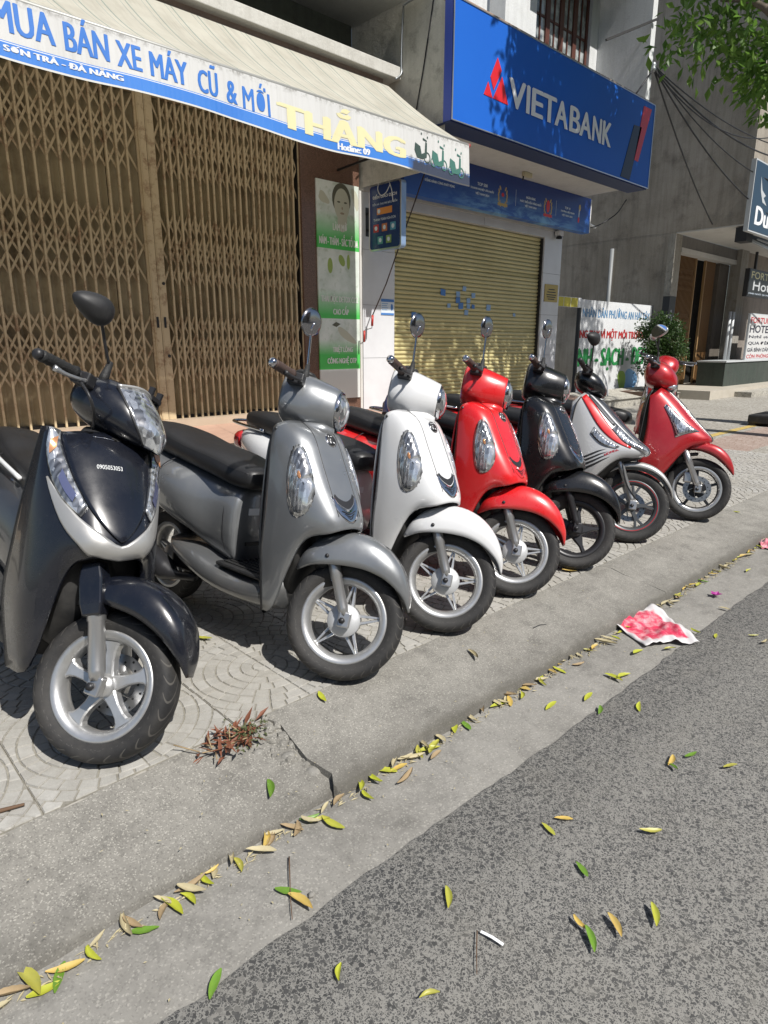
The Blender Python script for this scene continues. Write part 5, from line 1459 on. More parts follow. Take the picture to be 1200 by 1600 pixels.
    for u in (0., 1.):
        b = MB(); b.tube([H.p(u, k/14)+Vector((.001, 0, .001)) for k in range(15)], .0045, 6); xf(b, T); b.build('lens_trim', M_black, hl)
    b = MB(); b.tube([H.p(k/20, 0)+Vector((.002, 0, .004)) for k in range(21)], .006, 6); xf(b, T); b.build('brow_trim', P_vsil, hl)
    handlebar(root, T, M_rubber, 1.120, -.45, .12, .18, .32, .035, -.008, M_black, M_forkal, .0185)
    mirror(root, T, -1, (-.43, -.085, 1.165), (-.445, -.235, 1.335), .048, M_plast, 'tear', .55)
    # phone holder on the left bar
    b = MB(); b.smooth = False
    b.tube([(-.42, .16, 1.13), (-.40, .17, 1.18), (-.38, .17, 1.20)], .010, 8); b.box((-.395, .135, 1.19), (-.375, .20, 1.205)); b.box((-.40, .13, 1.16), (-.38, .142, 1.235)); b.box((-.40, .19, 1.16), (-.38, .203, 1.235)); xf(b, T); b.build('phone_holder', M_black, root)
    b = MB(); b.tube(spline([(-.42, .20, 1.12), (-.37, .24, 1.10), (-.33, .23, 1.05), (-.34, .19, 1.0), (-.36, .12, .97)], 20), .005, 6); xf(b, T); b.build('brake_cable', M_black, root)
    b = MB(); b.tube(spline([(-.42, -.20, 1.10), (-.36, -.21, 1.06), (-.35, -.17, 1.02), (-.38, -.1, .98)], 20), .005, 6); xf(b, T); b.build('brake_cable', M_black, root)
    BODY_N = [(-.64, .10, .31, .66, 3), (-.70, .135, .31, .70, 3), (-.82, .165, .34, .76), (-1.0, .20, .40, .80), (-1.2, .205, .46, .825), (-1.4, .18, .54, .84), (-1.57, .12, .62, .82), (-1.70, .06, .69, .775)]
    SEAT_N = [(q[0], q[1]*.82, q[2]+.02, q[3]+.012) for q in SEAT_B]
    bo = rear_end(root, 'wide', M_rimal, M_tyreB, SEAT_N, BODY_N, P_char, m, BELLY_B, M_plast, (-.67, -.40, .18, .34), xr=-1.28, Rw=.232)
    for s_ in (-1, 1):
        q = MB(); q.tube(spline([(-.80, s_*.125, .755), (-1.0, s_*.16, .80), (-1.2, s_*.168, .828), (-1.45, s_*.14, .84)], 16), .009, 8); q.build('side_trim', P_white, root)
    tyR = [c_ for c_ in root.children if c_.name.startswith('rear_wheel')][0].children[0]
    place(root, (.573, 1.885, 0), -92, 14.5, tyF, tyR)
scooter_B()

# ---------------------------------------------------------------- sporty white, red and black scooter
def scooter_C():
    root = empty('scooter', label='sporty white, red and black scooter with low twin headlights, sixth in the row', cat='scooter', group='scooters parked in the front row')
    ctr = (-.03, 0, .235); P0 = (-.10, 0, .30); T = steer(P0, 24)
    w, tyF = wheel(root, 'front_wheel', ctr, T, 'y', M_rimgr, M_tyreA, 1, .235, .034, .85, M_redl, .2)
    fork(root, ctr, T, .40, .072, M_forkal, .018)
    fe, FS = fender(root, 'front_fender', P_vsil, ctr, T, [20, 35, 55, 75, 95, 115, 135], [.262, .272, .285, .292, .290, .282, .268], [.258, .256, .255, .252, .252, .255, .262], [.02, .05, .066, .07, .07, .064, .03])
    S = Surf(mirror_cols([
     [(-.40, 0, .955), (-.30, 0, .885), (-.17, 0, .765), (-.05, 0, .660), (.03, 0, .600), (-.005, 0, .560)],
     [(-.40, .06, .950), (-.305, .068, .875), (-.185, .072, .755), (-.075, .070, .648), (-.01, .055, .593), (-.04, .05, .553)],
     [(-.405, .105, .935), (-.33, .120, .850), (-.24, .130, .720), (-.165, .132, .622), (-.12, .122, .570), (-.135, .108, .525)],
     [(-.425, .135, .905), (-.375, .150, .805), (-.325, .170, .670), (-.285, .182, .565), (-.26, .186, .475), (-.30, .160, .34)],
     [(-.455, .140, .875), (-.45, .160, .775), (-.445, .180, .640), (-.46, .195, .525), (-.49, .200, .42), (-.45, .175, .27)]]))
    sh_ = surf_part('leg_shield', S, paint('silver_white_paint', (.52, .525, .53), .25, .32), root, 41, 21, .012)
    mir = lambda c_: [(1-u, v) for u, v in c_]
    hv = [(.39, .0), (.40, .25), (.425, .5), (.46, .75), (.495, .86)]
    strip_on(S, 'hood_panel', P_char, sh_, hv, mir(hv), .010, 20, 12, .005, None, .004)
    for f in (lambda c_: c_, mir):
        strip_on(S, 'white_stripe', P_white, sh_, f([(.355, .0), (.37, .25), (.40, .5), (.435, .7)]), f([(.385, .0), (.396, .25), (.42, .5), (.445, .7)]), .0095, 14, 3, .004)
        strip_on(S, 'smoked_panel', P_char, sh_, f([(.30, .08), (.32, .25), (.35, .42)]), f([(.35, .05), (.366, .25), (.385, .42)]), .009, 12, 4, .004)
        strip_on(S, 'headlight', M_lens, sh_, f([(.315, .44), (.335, .62), (.40, .80), (.485, .93)]), f([(.385, .42), (.415, .58), (.45, .74), (.492, .87)]), .011, 16, 6, .005, None, .008)
        strip_on(S, 'red_panel', P_red, sh_, f([(.19, .03), (.21, .25), (.26, .5), (.335, .72)]), f([(.29, .03), (.305, .22), (.32, .46), (.345, .68)]), .008, 16, 5, .005)
        strip_on(S, 'indicator', M_lens, sh_, f([(.16, .40), (.20, .56), (.26, .68)]), f([(.20, .36), (.235, .50), (.285, .66)]), .010, 12, 4, .005, None, .004)
        for k in range(4):
            v0 = .60+.05*k
            strip_on(S, 'wing_graphic', M_black, sh_, f([(.03, v0+.16), (.09, v0+.06), (.16, v0+.02), (.21, v0+.04)]), f([(.03, v0+.18), (.09, v0+.085), (.16, v0+.045), (.212, v0+.042)]), .0075, 12, 2, 0)
    text_on(S, sh_, 'HONDA', M_redl, .19, .265, .70, .745, .008, None, .02)
    strip_on(S, 'hood_lettering', M_print, sh_, [(.455, .17), (.5, .175), (.545, .17)], [(.455, .155), (.5, .16), (.545, .155)], .0165, 6, 1, 0)
    loft_part('wheel_arch_liner', [(-.12, .09, .50, .60), (-.28, .13, .32, .72), (-.40, .15, .28, .86)], M_plast, root)
    loft_part('nose_underside', [(-.01, .03, .545, .575), (-.08, .07, .52, .60), (-.18, .10, .48, .62)], M_plast, root)
    b = MB(); b.tube([(-.14, 0, .36), (-.38, 0, .88)], .045, 14); b.build('steering_stem', M_plast, root)
    rider_side(root, M_plast, .165, .91)
    loft_part('head_cowl', [(-.51, .07, 1.00, 1.06), (-.48, .12, .965, 1.085), (-.41, .13, .93, 1.085), (-.35, .11, .925, 1.05), (-.31, .07, .93, 1.0), (-.295, .03, .94, .975)], P_black, root, T, 2.3, 5, 24)
    b = MB(); b.tube(spline([(-.33, -.10, 1.06), (-.30, -.075, 1.0), (-.285, -.045, .93)], 10), .006, 6); xf(b, T); b.build('cowl_trim', P_white, root)
    handlebar(root, T, M_rubber, 1.055, -.44, .12, .18, .31, .05, .02, M_black, M_black, .0165)
    mirror(root, T, -1, (-.42, -.10, 1.085), (-.43, -.16, 1.27), .044, M_plast, 'tear', .6)
    b = MB(); b.tube(spline([(.0, -.075, .27), (-.08, -.10, .36), (-.13, -.09, .5), (-.16, -.06, .6)], 16), .005, 6); xf(b, T); b.build('brake_cable', M_black, root)
    rear_end(root, 'y', M_rimgr, M_tyreA, SEAT_B, BODY_B, P_red, P_red, BELLY_B, P_vsil, (-.67, -.42, .17, .34), xr=-1.28, Rw=.235)
    # wire basket rack in the footwell
    q = MB()
    for k in range(7): q.tube([(-.50-.02*k, -.13, .60), (-.50-.02*k, .13, .60)], .003, 5)
    for y in (-.13, 0, .13): q.tube([(-.50, y, .60), (-.62, y, .60)], .003, 5)
    q.build('wire_rack', M_black, root)
    for s_ in (-1, 1):
        q = MB(); q.tube(spline([(-.75, s_*.165, .60), (-1.0, s_*.205, .66), (-1.3, s_*.20, .72), (-1.5, s_*.155, .75)], 16), .008, 6); q.build('side_stripe', P_white, root)
    tyR = [c_ for c_ in root.children if c_.name.startswith('rear_wheel')][0].children[0]
    place(root, (3.96, 1.86, 0), -82, 8, tyF, tyR)
scooter_C()

# ---------------------------------------------------------------- deep red scooter at the end of the row
def scooter_D(label, C, th, lean, st):
    root = empty('scooter', label=label, cat='scooter', group='scooters parked in the front row')
    m = P_dred
    ctr = (-.035, 0, .228); P0 = (-.10, 0, .30); T = steer(P0, st)
    w, tyF = wheel(root, 'front_wheel', ctr, T, 'star', M_rimbk, M_tyreA, -1, .228, .034, 1., None, .4)
    b = MB(); TT = T @ Matrix.Translation(ctr)
    for s_ in (-1, 1): b.lathe([(.166, .0425*s_), (.158, .0445*s_), (.146, .0405*s_), (.140, .034*s_)], 56, TT)
    b.build('rim_lip', M_rimal, w, fix=True)
    fork(root, ctr, T, .34, .085, M_forkal, .021)
    b = MB(); b.smooth = False; b.box((-.135, -.085, .27), (-.075, -.045, .345)); xf(b, T); o = b.build('brake_caliper', M_forkal, root); mod(o, 'BEVEL', width=.01, segments=2)
    b = MB(); b.tube(spline([(-.11, -.07, .34), (-.10, -.10, .42), (-.16, -.09, .50), (-.20, -.05, .6)], 16), .005, 6); xf(b, T); b.build('brake_hose', M_black, root)
    fender(root, 'front_fender', m, ctr, T, [30, 42, 57, 72, 88, 100, 110], [.262, .288, .318, .338, .345, .340, .325], [.257, .252, .256, .268, .282, .292, .298], [.024, .055, .076, .086, .088, .086, .058])
    fender(root, 'inner_mudguard', M_plast, ctr, T, [95, 110, 130, 150, 170], [.268, .27, .268, .262, .255], [.25, .25, .25, .248, .246], [.055, .06, .06, .058, .04])
    S = Surf(mirror_cols([
     [(-.35, 0, .955), (-.245, 0, .865), (-.135, 0, .750), (-.045, 0, .660), (.015, 0, .595), (-.015, 0, .560)],
     [(-.355, .062, .948), (-.255, .068, .855), (-.15, .074, .740), (-.065, .074, .648), (-.012, .064, .588), (-.045, .058, .550)],
     [(-.365, .108, .930), (-.285, .118, .835), (-.205, .128, .722), (-.145, .134, .622), (-.115, .126, .550), (-.14, .108, .500)],
     [(-.388, .136, .900), (-.345, .150, .800), (-.305, .165, .675), (-.28, .175, .550), (-.27, .178, .42), (-.29, .150, .27)],
     [(-.415, .140, .880), (-.408, .158, .775), (-.402, .175, .655), (-.41, .188, .52), (-.425, .192, .38), (-.38, .170, .22)]]))
    sh_ = surf_part('leg_shield', S, m, root, 41, 21, .012)
    mir = lambda c_: [(1-u, v) for u, v in c_]
    hv = [(.43, .0), (.435, .3), (.45, .6), (.475, .82), (.495, .88)]
    strip_on(S, 'centre_trim', M_rimal, sh_, hv, mir(hv), .008, 18, 8, .005)
    hv = [(.452, .0), (.455, .3), (.467, .6), (.482, .78), (.496, .84)]
    strip_on(S, 'centre_panel', P_black, sh_, hv, mir(hv), .012, 18, 8, .004)
    for f in (lambda c_: c_, mir):
        fr = strip_on(S, 'lamp_frame', M_chrome, sh_, f([(.185, .22), (.195, .40), (.195, .60)]), f([(.215, .20), (.29, .42), (.365, .62)]), .008, 14, 6, .005)
        strip_on(S, 'indicator', M_lens, fr, f([(.197, .25), (.205, .42), (.208, .58)]), f([(.215, .24), (.28, .42), (.345, .60)]), .0135, 14, 6, .004, None, .004)
    loft_part('wheel_arch_liner', [(-.14, .09, .48, .60), (-.28, .13, .28, .72), (-.40, .15, .26, .86)], M_plast, root)
    b = MB(); b.tube([(-.14, 0, .36), (-.36, 0, .88)], .045, 14); b.build('steering_stem', M_plast, root)
    rider_side(root, M_plast, .168, .92)
    loft_part('head_cowl', [(-.50, .06, 1.02, 1.09), (-.48, .11, .97, 1.13), (-.42, .128, .94, 1.145), (-.36, .125, .93, 1.13), (-.31, .10, .935, 1.09), (-.275, .06, .945, 1.04), (-.265, .03, .955, 1.01)], m, root, T, 2.4, 5, 24)
    b = MB(); b.rings(ringloft([(-.325, .075, .925, .975), (-.285, .07, .925, .985), (-.262, .04, .935, .975)], 16)); xf(b, T); b.build('headlight', M_lens, root, fix=True)
    handlebar(root, T, M_rubber, 1.095, -.43, .115, .17, .30, .05, .02, M_chrome, M_chrome, .0165)
    mirror(root, T, -1, (-.42, -.12, 1.11), (-.43, -.22, 1.32), .048, M_rimal, 'tear', -.9)
    bo = rear_end(root, 'star', M_rimbk, M_tyreA, SEAT_B, BODY_B, m, m, BELLY_B, m, (-.67, -.42, .17, .34))
    tyR = [c_ for c_ in root.children if c_.name.startswith('rear_wheel')][0].children[0]
    place(root, C, th, lean, tyF, tyR)
    return root
scooter_D('deep red scooter with triangular side lamp and black centre stripe, last in the row', (4.84, 1.80, 0), -77, 8, 10)
o = scooter_D('deep red scooter mostly hidden behind the last scooter, only its handlebar showing', (7.1, 3.22, 0), -158, 6, 12); o['group'] = 'scooters parked behind the front row'
# blue helmet
he = empty('helmet', (2.68, 2.66, .86), (0, .15, .4), 'blue half helmet resting on a seat between the white and red scooters', 'helmet')
q = MB(); q.rings([[(.135*f*math.cos(2*math.pi*k/28)*1.12, .125*f*math.sin(2*math.pi*k/28), z) for k in range(28)] for f, z in ((1.0, .0), (1.03, .02), (1.0, .06), (.88, .105), (.65, .14), (.35, .158), (.05, .163))]); q.build('shell', paint('helmet_blue', (.03, .09, .36), 0, .3), he)
q = MB(); q.tube([(.152*math.cos(2*math.pi*k/28), .126*math.sin(2*math.pi*k/28), .002) for k in range(28)], .007, 6, True, True); q.build('rim_trim', M_black, he)
# ================================================================ VEGETATION
def m_leaf(name, a, b, sub=.25):
    m = mat(name, a, .5); n = NT(m); g = n.n('NewGeometry').outputs['Random Per Island']
    n.color(n.mix(g, a, b))
    t = n.n('BsdfTranslucent'); n.l(n.mix(g, tuple(x*1.6 for x in a), tuple(x*1.6 for x in b)), t.inputs[0])
    mx = n.n('MixShader'); mx.inputs[0].default_value = sub
    n.l(n.b.outputs[0], mx.inputs[1]); n.l(t.outputs[0], mx.inputs[2]); n.l(mx.outputs[0], n.t.nodes['Material Output'].inputs[0])
    return m
M_leafT = m_leaf('tree_leaf', (.06, .14, .02), (.14, .24, .04), .45)
M_leafS = m_leaf('shrub_leaf', (.025, .06, .014), (.055, .10, .022), .25)
M_bark = m_stained('bark', (.13, .105, .08), (.18, .15, .12), (.05, .04, .03), .6, .9, 3., .6)
def leaf_quad(b, p, d, nrm, L, W_):
    d = d.normalized(); s = nrm.cross(d)
    if s.length < 1e-4: return
    s.normalize(); u = d.cross(s)
    mid = p+d*L*.5
    fold = u*W_*.25
    b.add([p, mid+s*W_*.5+fold, p+d*L, mid-s*W_*.5+fold], [(0, 1, 2), (0, 2, 3)])
def rnd_dir(rn):
    while True:
        v = Vector((rn.uniform(-1, 1), rn.uniform(-1, 1), rn.uniform(-1, 1)))
        if .05 < v.length < 1: return v.normalized()
def foliage(clumps, rn, L, W_, per, droop=.4):
    b = MB(); b.smooth = False
    for c_, r in clumps:
        c_ = Vector(c_)
        for k in range(int(per*r*r*4)):
            v = rnd_dir(rn); p = c_+Vector((v.x, v.y, v.z*.8))*r*(rn.random()**.45)
            d = (v*.6+rnd_dir(rn)*.8+Vector((0, 0, -droop)))
            leaf_quad(b, p, d, rnd_dir(rn)*.7+Vector((0, 0, 1)), L*rn.uniform(.7, 1.25), W_*rn.uniform(.8, 1.2))
    return b
rn = random.Random(11)
tr = empty('street_tree', (10.4, 2.2, 0), label='leafy street tree reaching into the top right corner', cat='tree')
b = MB(); b.tube(spline([(0, 0, -.02), (.03, .05, 1.5), (-.05, .1, 3.2), (.05, .15, 4.6), (.0, .2, 6.2), (-.1, .2, 8.5)], 24), [.19-.13*k/23 for k in range(24)], 12)
limbs = [(3.4, (1.8, -1.4, 7.2)), (3.9, (-2.0, -.9, 7.4)), (4.4, (1.6, 1.6, 7.6)), (4.9, (-1.9, 1.5, 7.5)), (5.6, (.6, -2.0, 8.2)), (4.6, (.2, 2.2, 5.9)), (6.0, (-1.0, .6, 9.3)), (5.2, (2.9, .5, 7.9)), (5.2, (-2.7, .3, 8.2))]
for z0, e in limbs:
    s_ = Vector((0, .12, z0)); e = Vector(e)
    b.tube(spline([s_, s_.lerp(e, .4)+Vector((0, 0, -.15)), s_.lerp(e, .75)+Vector((0, 0, .1)), e], 12), [.085-.065*k/11 for k in range(12)], 8)
b.build('trunk', M_bark, tr)
cl_ = []
for z0, e in limbs:
    for k in range(7):
        cl_.append(((e[0]+rn.gauss(0, .62), e[1]+rn.gauss(0, .55), e[2]+rn.gauss(0, .45)), rn.uniform(.38, .72)))
for k in range(20):
    a = rn.uniform(0, 2*math.pi); rr = rn.uniform(.4, 3.3)
    cl_.append(((rr*math.cos(a), .2+rr*.75*math.sin(a), 7.2+rn.uniform(-.4, 2.2)), rn.uniform(.4, .75)))
sign_shade_clumps = []  # extra clumps added to the crown where they shade the bank sign
for k in range(44):
    zc = rn.uniform(6.6, 9.3); sign_shade_clumps.append(((rn.choice((-2.55, -2.2, -1.6, -1.1, -.6, 0, .5, 1.1, 1.6))+rn.gauss(0, .16), 1.24-(zc-7.4)*.8+rn.gauss(0, .25), zc), rn.uniform(.34, .6)))
cl_ = [q for q in cl_ if q[0][0] > -2.65]
low_ = [((.8, 1.8, 5.0), .42), ((1.0, 1.9, 5.35), .5), ((.5, 2.1, 5.55), .5), ((1.3, 2.0, 5.2), .4), ((1.55, 1.9, 4.75), .26)]
cb_ = foliage(cl_, rn, .17, .078, 75, .45); c2 = foliage(sign_shade_clumps, rn, .17, .078, 120, .45); c3 = foliage(low_, rn, .17, .075, 150, .45); cb_.add(c3.v, c3.f); cb_.add(c2.v, c2.f); cb_.build('crown', M_leafT, tr)
# shrub against the hoarding
sb = empty('shrub', (15.0, 6.75, .22), label='dark green leafy shrub in front of the slogan hoarding', cat='shrub')
b = MB()
for k in range(9):
    a = rn.uniform(0, 2*math.pi); b.tube(spline([(0, 0, 0), (.12*math.cos(a), .12*math.sin(a), .5), (.4*math.cos(a), .4*math.sin(a), 1.2)], 8), [.018, .017, .015, .013, .011, .009, .007, .005], 6)
b.build('stems', M_bark, sb)
cs = []
for k in range(70):
    v = rnd_dir(rn); rr = rn.random()**.4
    cs.append(((v.x*.55*rr, v.y*.5*rr, 1.0+v.z*.72*rr), rn.uniform(.14, .24)))
foliage(cs, rn, .075, .04, 700, .1).build('foliage', M_leafS, sb)
pl = empty('planter', (14.55, 6.85, 0), label='low brown planter beneath the leafy shrub', cat='planter')
M_terr = m_stained('planter_brown', (.16, .10, .075), (.2, .13, .1), (.07, .05, .04))
b = MB(); b.smooth = False
for a, c_ in (((-.55, -.3, -.008), (.9, -.24, .26)), ((-.55, .2, -.008), (.9, .26, .26)), ((-.55, -.24, -.008), (-.49, .2, .26)), ((.84, -.24, -.008), (.9, .2, .26))): b.box(a, c_)
b.build('wall', M_terr, pl)
b = MB(); b.smooth = False; b.box((-.49, -.24, .1), (.84, .2, .23)); b.build('soil', mat('soil', (.05, .038, .028), .95), pl)

# ================================================================ STREET CLUTTER AT THE FAR RIGHT
def sign_board(name, label, a, c_, m_face, m_rim, cat='sign'):
    r_ = empty(name, ((a[0]+c_[0])/2, a[1], a[2]), label=label, cat=cat)
    L = r_.location
    q = MB(); q.smooth = False; q.box((a[0]-L[0], .006, 0), (c_[0]-L[0], c_[1]-a[1], c_[2]-a[2])); q.build('cabinet', m_rim, r_)
    q = MB(); q.smooth = False; q.box((a[0]-L[0]+.03, 0, .03), (c_[0]-L[0]-.03, .0055, c_[2]-a[2]-.03)); q.build('face', m_face, r_)
    return r_
M_navy = mat('navy_face', (.02, .045, .075), .35); M_rimw = mat('rim_white', (.5, .52, .53), .4)
ds = sign_board('paint_shop_sign', 'dark navy paint shop sign with white bird wing at the right edge', (15.92, 5.5, 3.64), (18.9, 5.60, 5.05), M_navy, M_rimw)
fit_text('lettering', 'Dulux', M_swht, ds, -1.16, .6, .16, .52, -.003, bold=.03)
q = MB(); q.smooth = False; q.add([(-1.12, -.004, 1.12), (-1.04, -.004, .84), (-.86, -.004, .64), (-.58, -.004, .60), (-.82, -.004, .73), (-.70, -.004, .79), (-.95, -.004, .87)], [tuple(range(7))]); q.build('wing_emblem', M_rimw, ds)
for x in (17.2, 18.6):
    q = MB(); q.bar((x-ds.location.x, .1, .5), (x-ds.location.x, .39, .5), .05, .05); q.build('bracket', M_black, ds)
am = empty('folded_awning_arm', (17.15, 5.95, 3.62), label='grey folded awning arm and black cassette under the overhang', cat='awning')
q = MB(); q.smooth = False; q.box((-.25, -.1, -.05), (.15, .15, .26)); q.build('end_bracket', M_black, am)
q = MB(); q.smooth = False; q.box((.15, -.04, .02), (4.5, .08, .14)); q.build('cassette', M_black, am)
q = MB(); q.bar((.0, -.05, .02), (3.5, -.5, -.42), .06, .05); q.build('arm', M_steel, am)
q = MB(); q.bar((.6, -.05, .08), (4.0, -.6, -.22), .03, .03); q.build('arm_stay', M_rimw, am)
M_blk2 = mat('sign_black', (.012, .012, .013), .35)
hs_ = sign_board('hotel_sign', 'black hanging hotel sign with gold and white lettering at the right edge', (19.35, 6.5, 2.52), (22.3, 6.62, 3.22), M_blk2, M_black)
fit_text('lettering', 'FORTUNE', M_yel, hs_, -1.32, 1.1, .46, .64, -.003, offset=.01)
fit_text('lettering', 'Hotel', M_rimw, hs_, -1.12, .8, .17, .42, -.003, offset=.01)
fit_text('lettering', '1048 NGÔ QUYỀN', M_ftxt, hs_, -1.38, .4, .06, .125, -.003)
q = MB(); q.bar((-.95, .06, .70), (-.95, .06, 1.15), .06, .06); q.build('hanger', M_black, hs_)
hb2 = sign_board('room_rate_board', 'white upright hotel price board with red and black lettering', (20.15, 6.6, .86), (22.2, 6.66, 2.12), mat('board_white', (.58, .58, .57), .5), M_rimw)
M_ink = mat('board_ink', (.02, .02, .04), .5); M_rink = mat('board_red', (.42, .02, .03), .5)
for body, m_, z0, z1 in (('FORTUNE', M_rink, 1.0, 1.16), ('HOTEL', M_ink, .74, .95), ('Nghỉ giờ', M_ink, .57, .68), ('QUA ĐÊM', M_ink, .40, .52), ('GIÁ BÌNH DÂN', M_ink, .22, .35), ('CÒN PHÒNG', M_rink, .04, .17)):
    fit_text('lettering', body, m_, hb2, -.95, .9, z0, z1, -.003, offset=.02)
ct = empty('shop_counter', (20.0, 6.5, .2), label='dark green box counter below the hotel price board', cat='counter')
q = MB(); q.smooth = False; q.box((-1.55, 0, .0), (2.4, .7, .62)); o = q.build('box', m_stained('dark_green_box', (.03, .045, .035), (.05, .06, .05), (.02, .02, .02)), ct)
q = MB(); q.smooth = False; q.box((-1.58, -.03, .621), (2.4, .72, .66)); q.build('top', M_rimw, ct)
for i, x in enumerate((19.75, 20.0)):
    q = MB(); q.tube([(0, 0, 0), (0, 0, 1.3)], .045, 8); o = q.build('white_pipe', M_rimw, None, (x, 7.0, .86)); tag(o, ('left' if i == 0 else 'right')+' one of two white upright pipes behind the green counter', 'pipe', 'white pipes behind the counter')
um = empty('parasol', (11.95, 3.2, 0), label='folded dark blue parasol on a black base at the right edge', cat='parasol')
q = MB(); q.smooth = False; q.box((-.42, -.42, .03), (.42, .42, .17)); o = q.build('base', M_plast, um); mod(o, 'BEVEL', width=.03, segments=3)
q = MB(); q.smooth = False
for x in (-.35, .35):
    for y in (-.35, .35): q.box((x-.05, y-.05, -.008), (x+.05, y+.05, .029))
q.build('feet', M_black, um)
q = MB(); q.tube([(0, 0, .17), (0, 0, 2.4)], .022, 10); q.build('pole', M_steel, um)
q = MB(); rings = []
for z, r in ((.45, .17), (.62, .20), (1.0, .19), (1.6, .14), (2.2, .08), (2.4, .03)):
    rings.append([(r*(1+.28*math.cos(8*a))*math.cos(a), r*(1+.28*math.cos(8*a))*math.sin(a), z+(.10*math.cos(8*a) if z < .5 else 0)) for a in [2*math.pi*k/48 for k in range(48)]])
q.rings(rings, False); q.build('canopy', mat('parasol_blue', (.012, .03, .17), .7), um)
# cables
ins = empty('insulator', (11.76, 5.885, 5.77), label='grey cable insulator on the corner of the white bank wall', cat='insulator')
q = MB(); q.tube([(0, 0, -.07), (0, 0, -.02), (0, 0, 0), (0, 0, .03), (0, 0, .07)], [.035, .05, .035, .05, .03], 12); q.build('body', M_steel, ins)
ends = [((17.5, 5.55, 5.55), .35, 'u'), ((17.5, 5.5, 5.3), .5, 'u'), ((17.2, 5.45, 4.75), .55, 'm'), ((17.0, 5.5, 4.1), .5, 'l'), ((19.5, 5.2, 6.9), 1.9, 's'), ((16.80, 6.6, 4.0), .25, 'l')]
for i, (e, sag, nm) in enumerate(ends):
    p0 = Vector((11.78, 5.87, 5.78-.012*i)); p1 = Vector(e); b = MB()
    b.tube([p0.lerp(p1, t)+Vector((0, 0, -sag*4*t*(1-t)*.5)) for t in [k/24 for k in range(25)]], .011+.004*(i % 2), 6)
    o = b.build('cable', M_black); tag(o, ('highest', 'second highest', 'third highest', 'fourth highest', 'long slack', 'lowest')[i]+' black overhead cable from the bank corner towards the navy sign', 'cable', 'overhead cables')
b = MB(); b.tube(spline([(11.74, 5.88, 5.72), (11.5, 5.92, 5.45), (11.2, 5.9, 5.22), (11.0, 5.95, 5.19)], 14), .014, 6); o = b.build('cable', M_black); tag(o, 'short black cable from the insulator down to the sign top', 'cable', 'overhead cables')
b = MB(); b.bar((10.9, 6.3, 6.05), (11.72, 5.86, 6.45), .035, .035); o = b.build('iron_bar', M_black); tag(o, 'dark iron bar sticking out across the white side wall', 'bar')
b = MB(); b.tube(spline([(11.86, 7.3, 3.9), (12.3, 7.2, 3.5), (12.9, 7.0, 3.75), (12.6, 6.6, 3.95)], 20), .012, 6); o = b.build('cable', M_black); tag(o, 'loose looped cable hanging beside the fascia banner end', 'cable', 'overhead cables')
fl = empty('tube_light', (12.2, 7.3, 3.62), label='small white tube lamp on a bracket beside the fascia banner', cat='lamp')
q = MB(); q.tube([(.0, 0, 0), (.55, 0, -.06)], .025, 10); q.build('tube', M_swht, fl)
q = MB(); q.bar((-.38, .1, .12), (.3, .05, .1), .02, .02); q.build('bracket', M_steel, fl)
b = MB(); b.tube(spline([(6.58, 6.1, 5.3), (6.575, 6.25, 4.6), (6.57, 6.35, 4.2), (6.565, 6.45, 3.75)], 14), .008, 6); o = b.build('cable', M_black); tag(o, 'thin dark cable running down the stained party wall', 'cable')
b = MB(); b.tube(spline([(6.575, 5.95, 5.33), (6.575, 6.55, 5.34), (6.575, 6.62, 5.25), (6.575, 6.65, 4.75), (6.57, 6.64, 4.6), (6.45, 6.62, 4.5)], 30), .012, 6); o = b.build('conduit', M_steel); tag(o, 'thin grey conduit on the party wall above the awning', 'conduit')

# ================================================================ LITTER
M_lf = {'y': mat('yellow_green_leaf', (.36, .40, .035), .45), 'g': mat('green_leaf', (.13, .26, .03), .4), 'b': mat('dry_brown_leaf', (.34, .25, .14), .7), 'p': mat('pale_dry_leaf', (.47, .41, .25), .65), 'o': mat('orange_leaf', (.50, .37, .09), .55), 'r': mat('red_brown_leaf', (.20, .07, .035), .7)}
for k_, m_ in M_lf.items():
    n = NT(m_); c = n.coord('Object'); base = tuple(m_.node_tree.nodes['Principled BSDF'].inputs[0].default_value)[:3]
    n.color(n.mix(n.ramp(n.noise(c, 30, 4, .6), [(.35, 0), (.7, .5)]), n.mix(n.math('MULTIPLY', n.n('ObjectInfo').outputs['Random'], .55), base, (.30, .24, .10) if k_ in 'yo' else tuple(x*.55 for x in base)), tuple(x*.6 for x in base) if k_ in 'bpr' else (base[0]*1.2, base[1]*.95, base[2])))
def leaf_mesh(seed, L, W_, curl, bend):
    r_ = random.Random(seed); g = []
    for i in range(11):
        t = i/10; w = W_*math.sin(math.pi*min(1, t*.93+.04))**.8*(1-.25*t)
        row = []
        for j in range(5):
            s = (j-2)/2
            a = curl*s
            row.append((L*(t-.5), w*s*.5*math.cos(abs(a)*.4)+bend*L*.5*(t-.5)**2*2, .003+abs(s)**1.5*w*.5*math.sin(abs(curl)*.6)+L*.22*curl*(t-.5)**2+.002*r_.random()))
        g.append(row)
    b = MB(); b.grid(g); return b
leafs = {}
for k_ in M_lf:
    for s in range(3):
        me = leaf_mesh(s*7+len(k_), (.072, .086, .060)[s], (.024, .028, .022)[s], (.5, 1.0, 1.4)[s] if k_ not in 'bpr' else (1.3, 2.0, .9)[s], (.15, -.3, .5)[s]).mesh('fallen_leaf')
        me.materials.append(M_lf[k_]); leafs[k_, s] = me
WORD = {'y': 'yellow green', 'g': 'fresh green', 'b': 'curled dry brown', 'p': 'pale dry', 'o': 'orange yellow', 'r': 'red brown'}
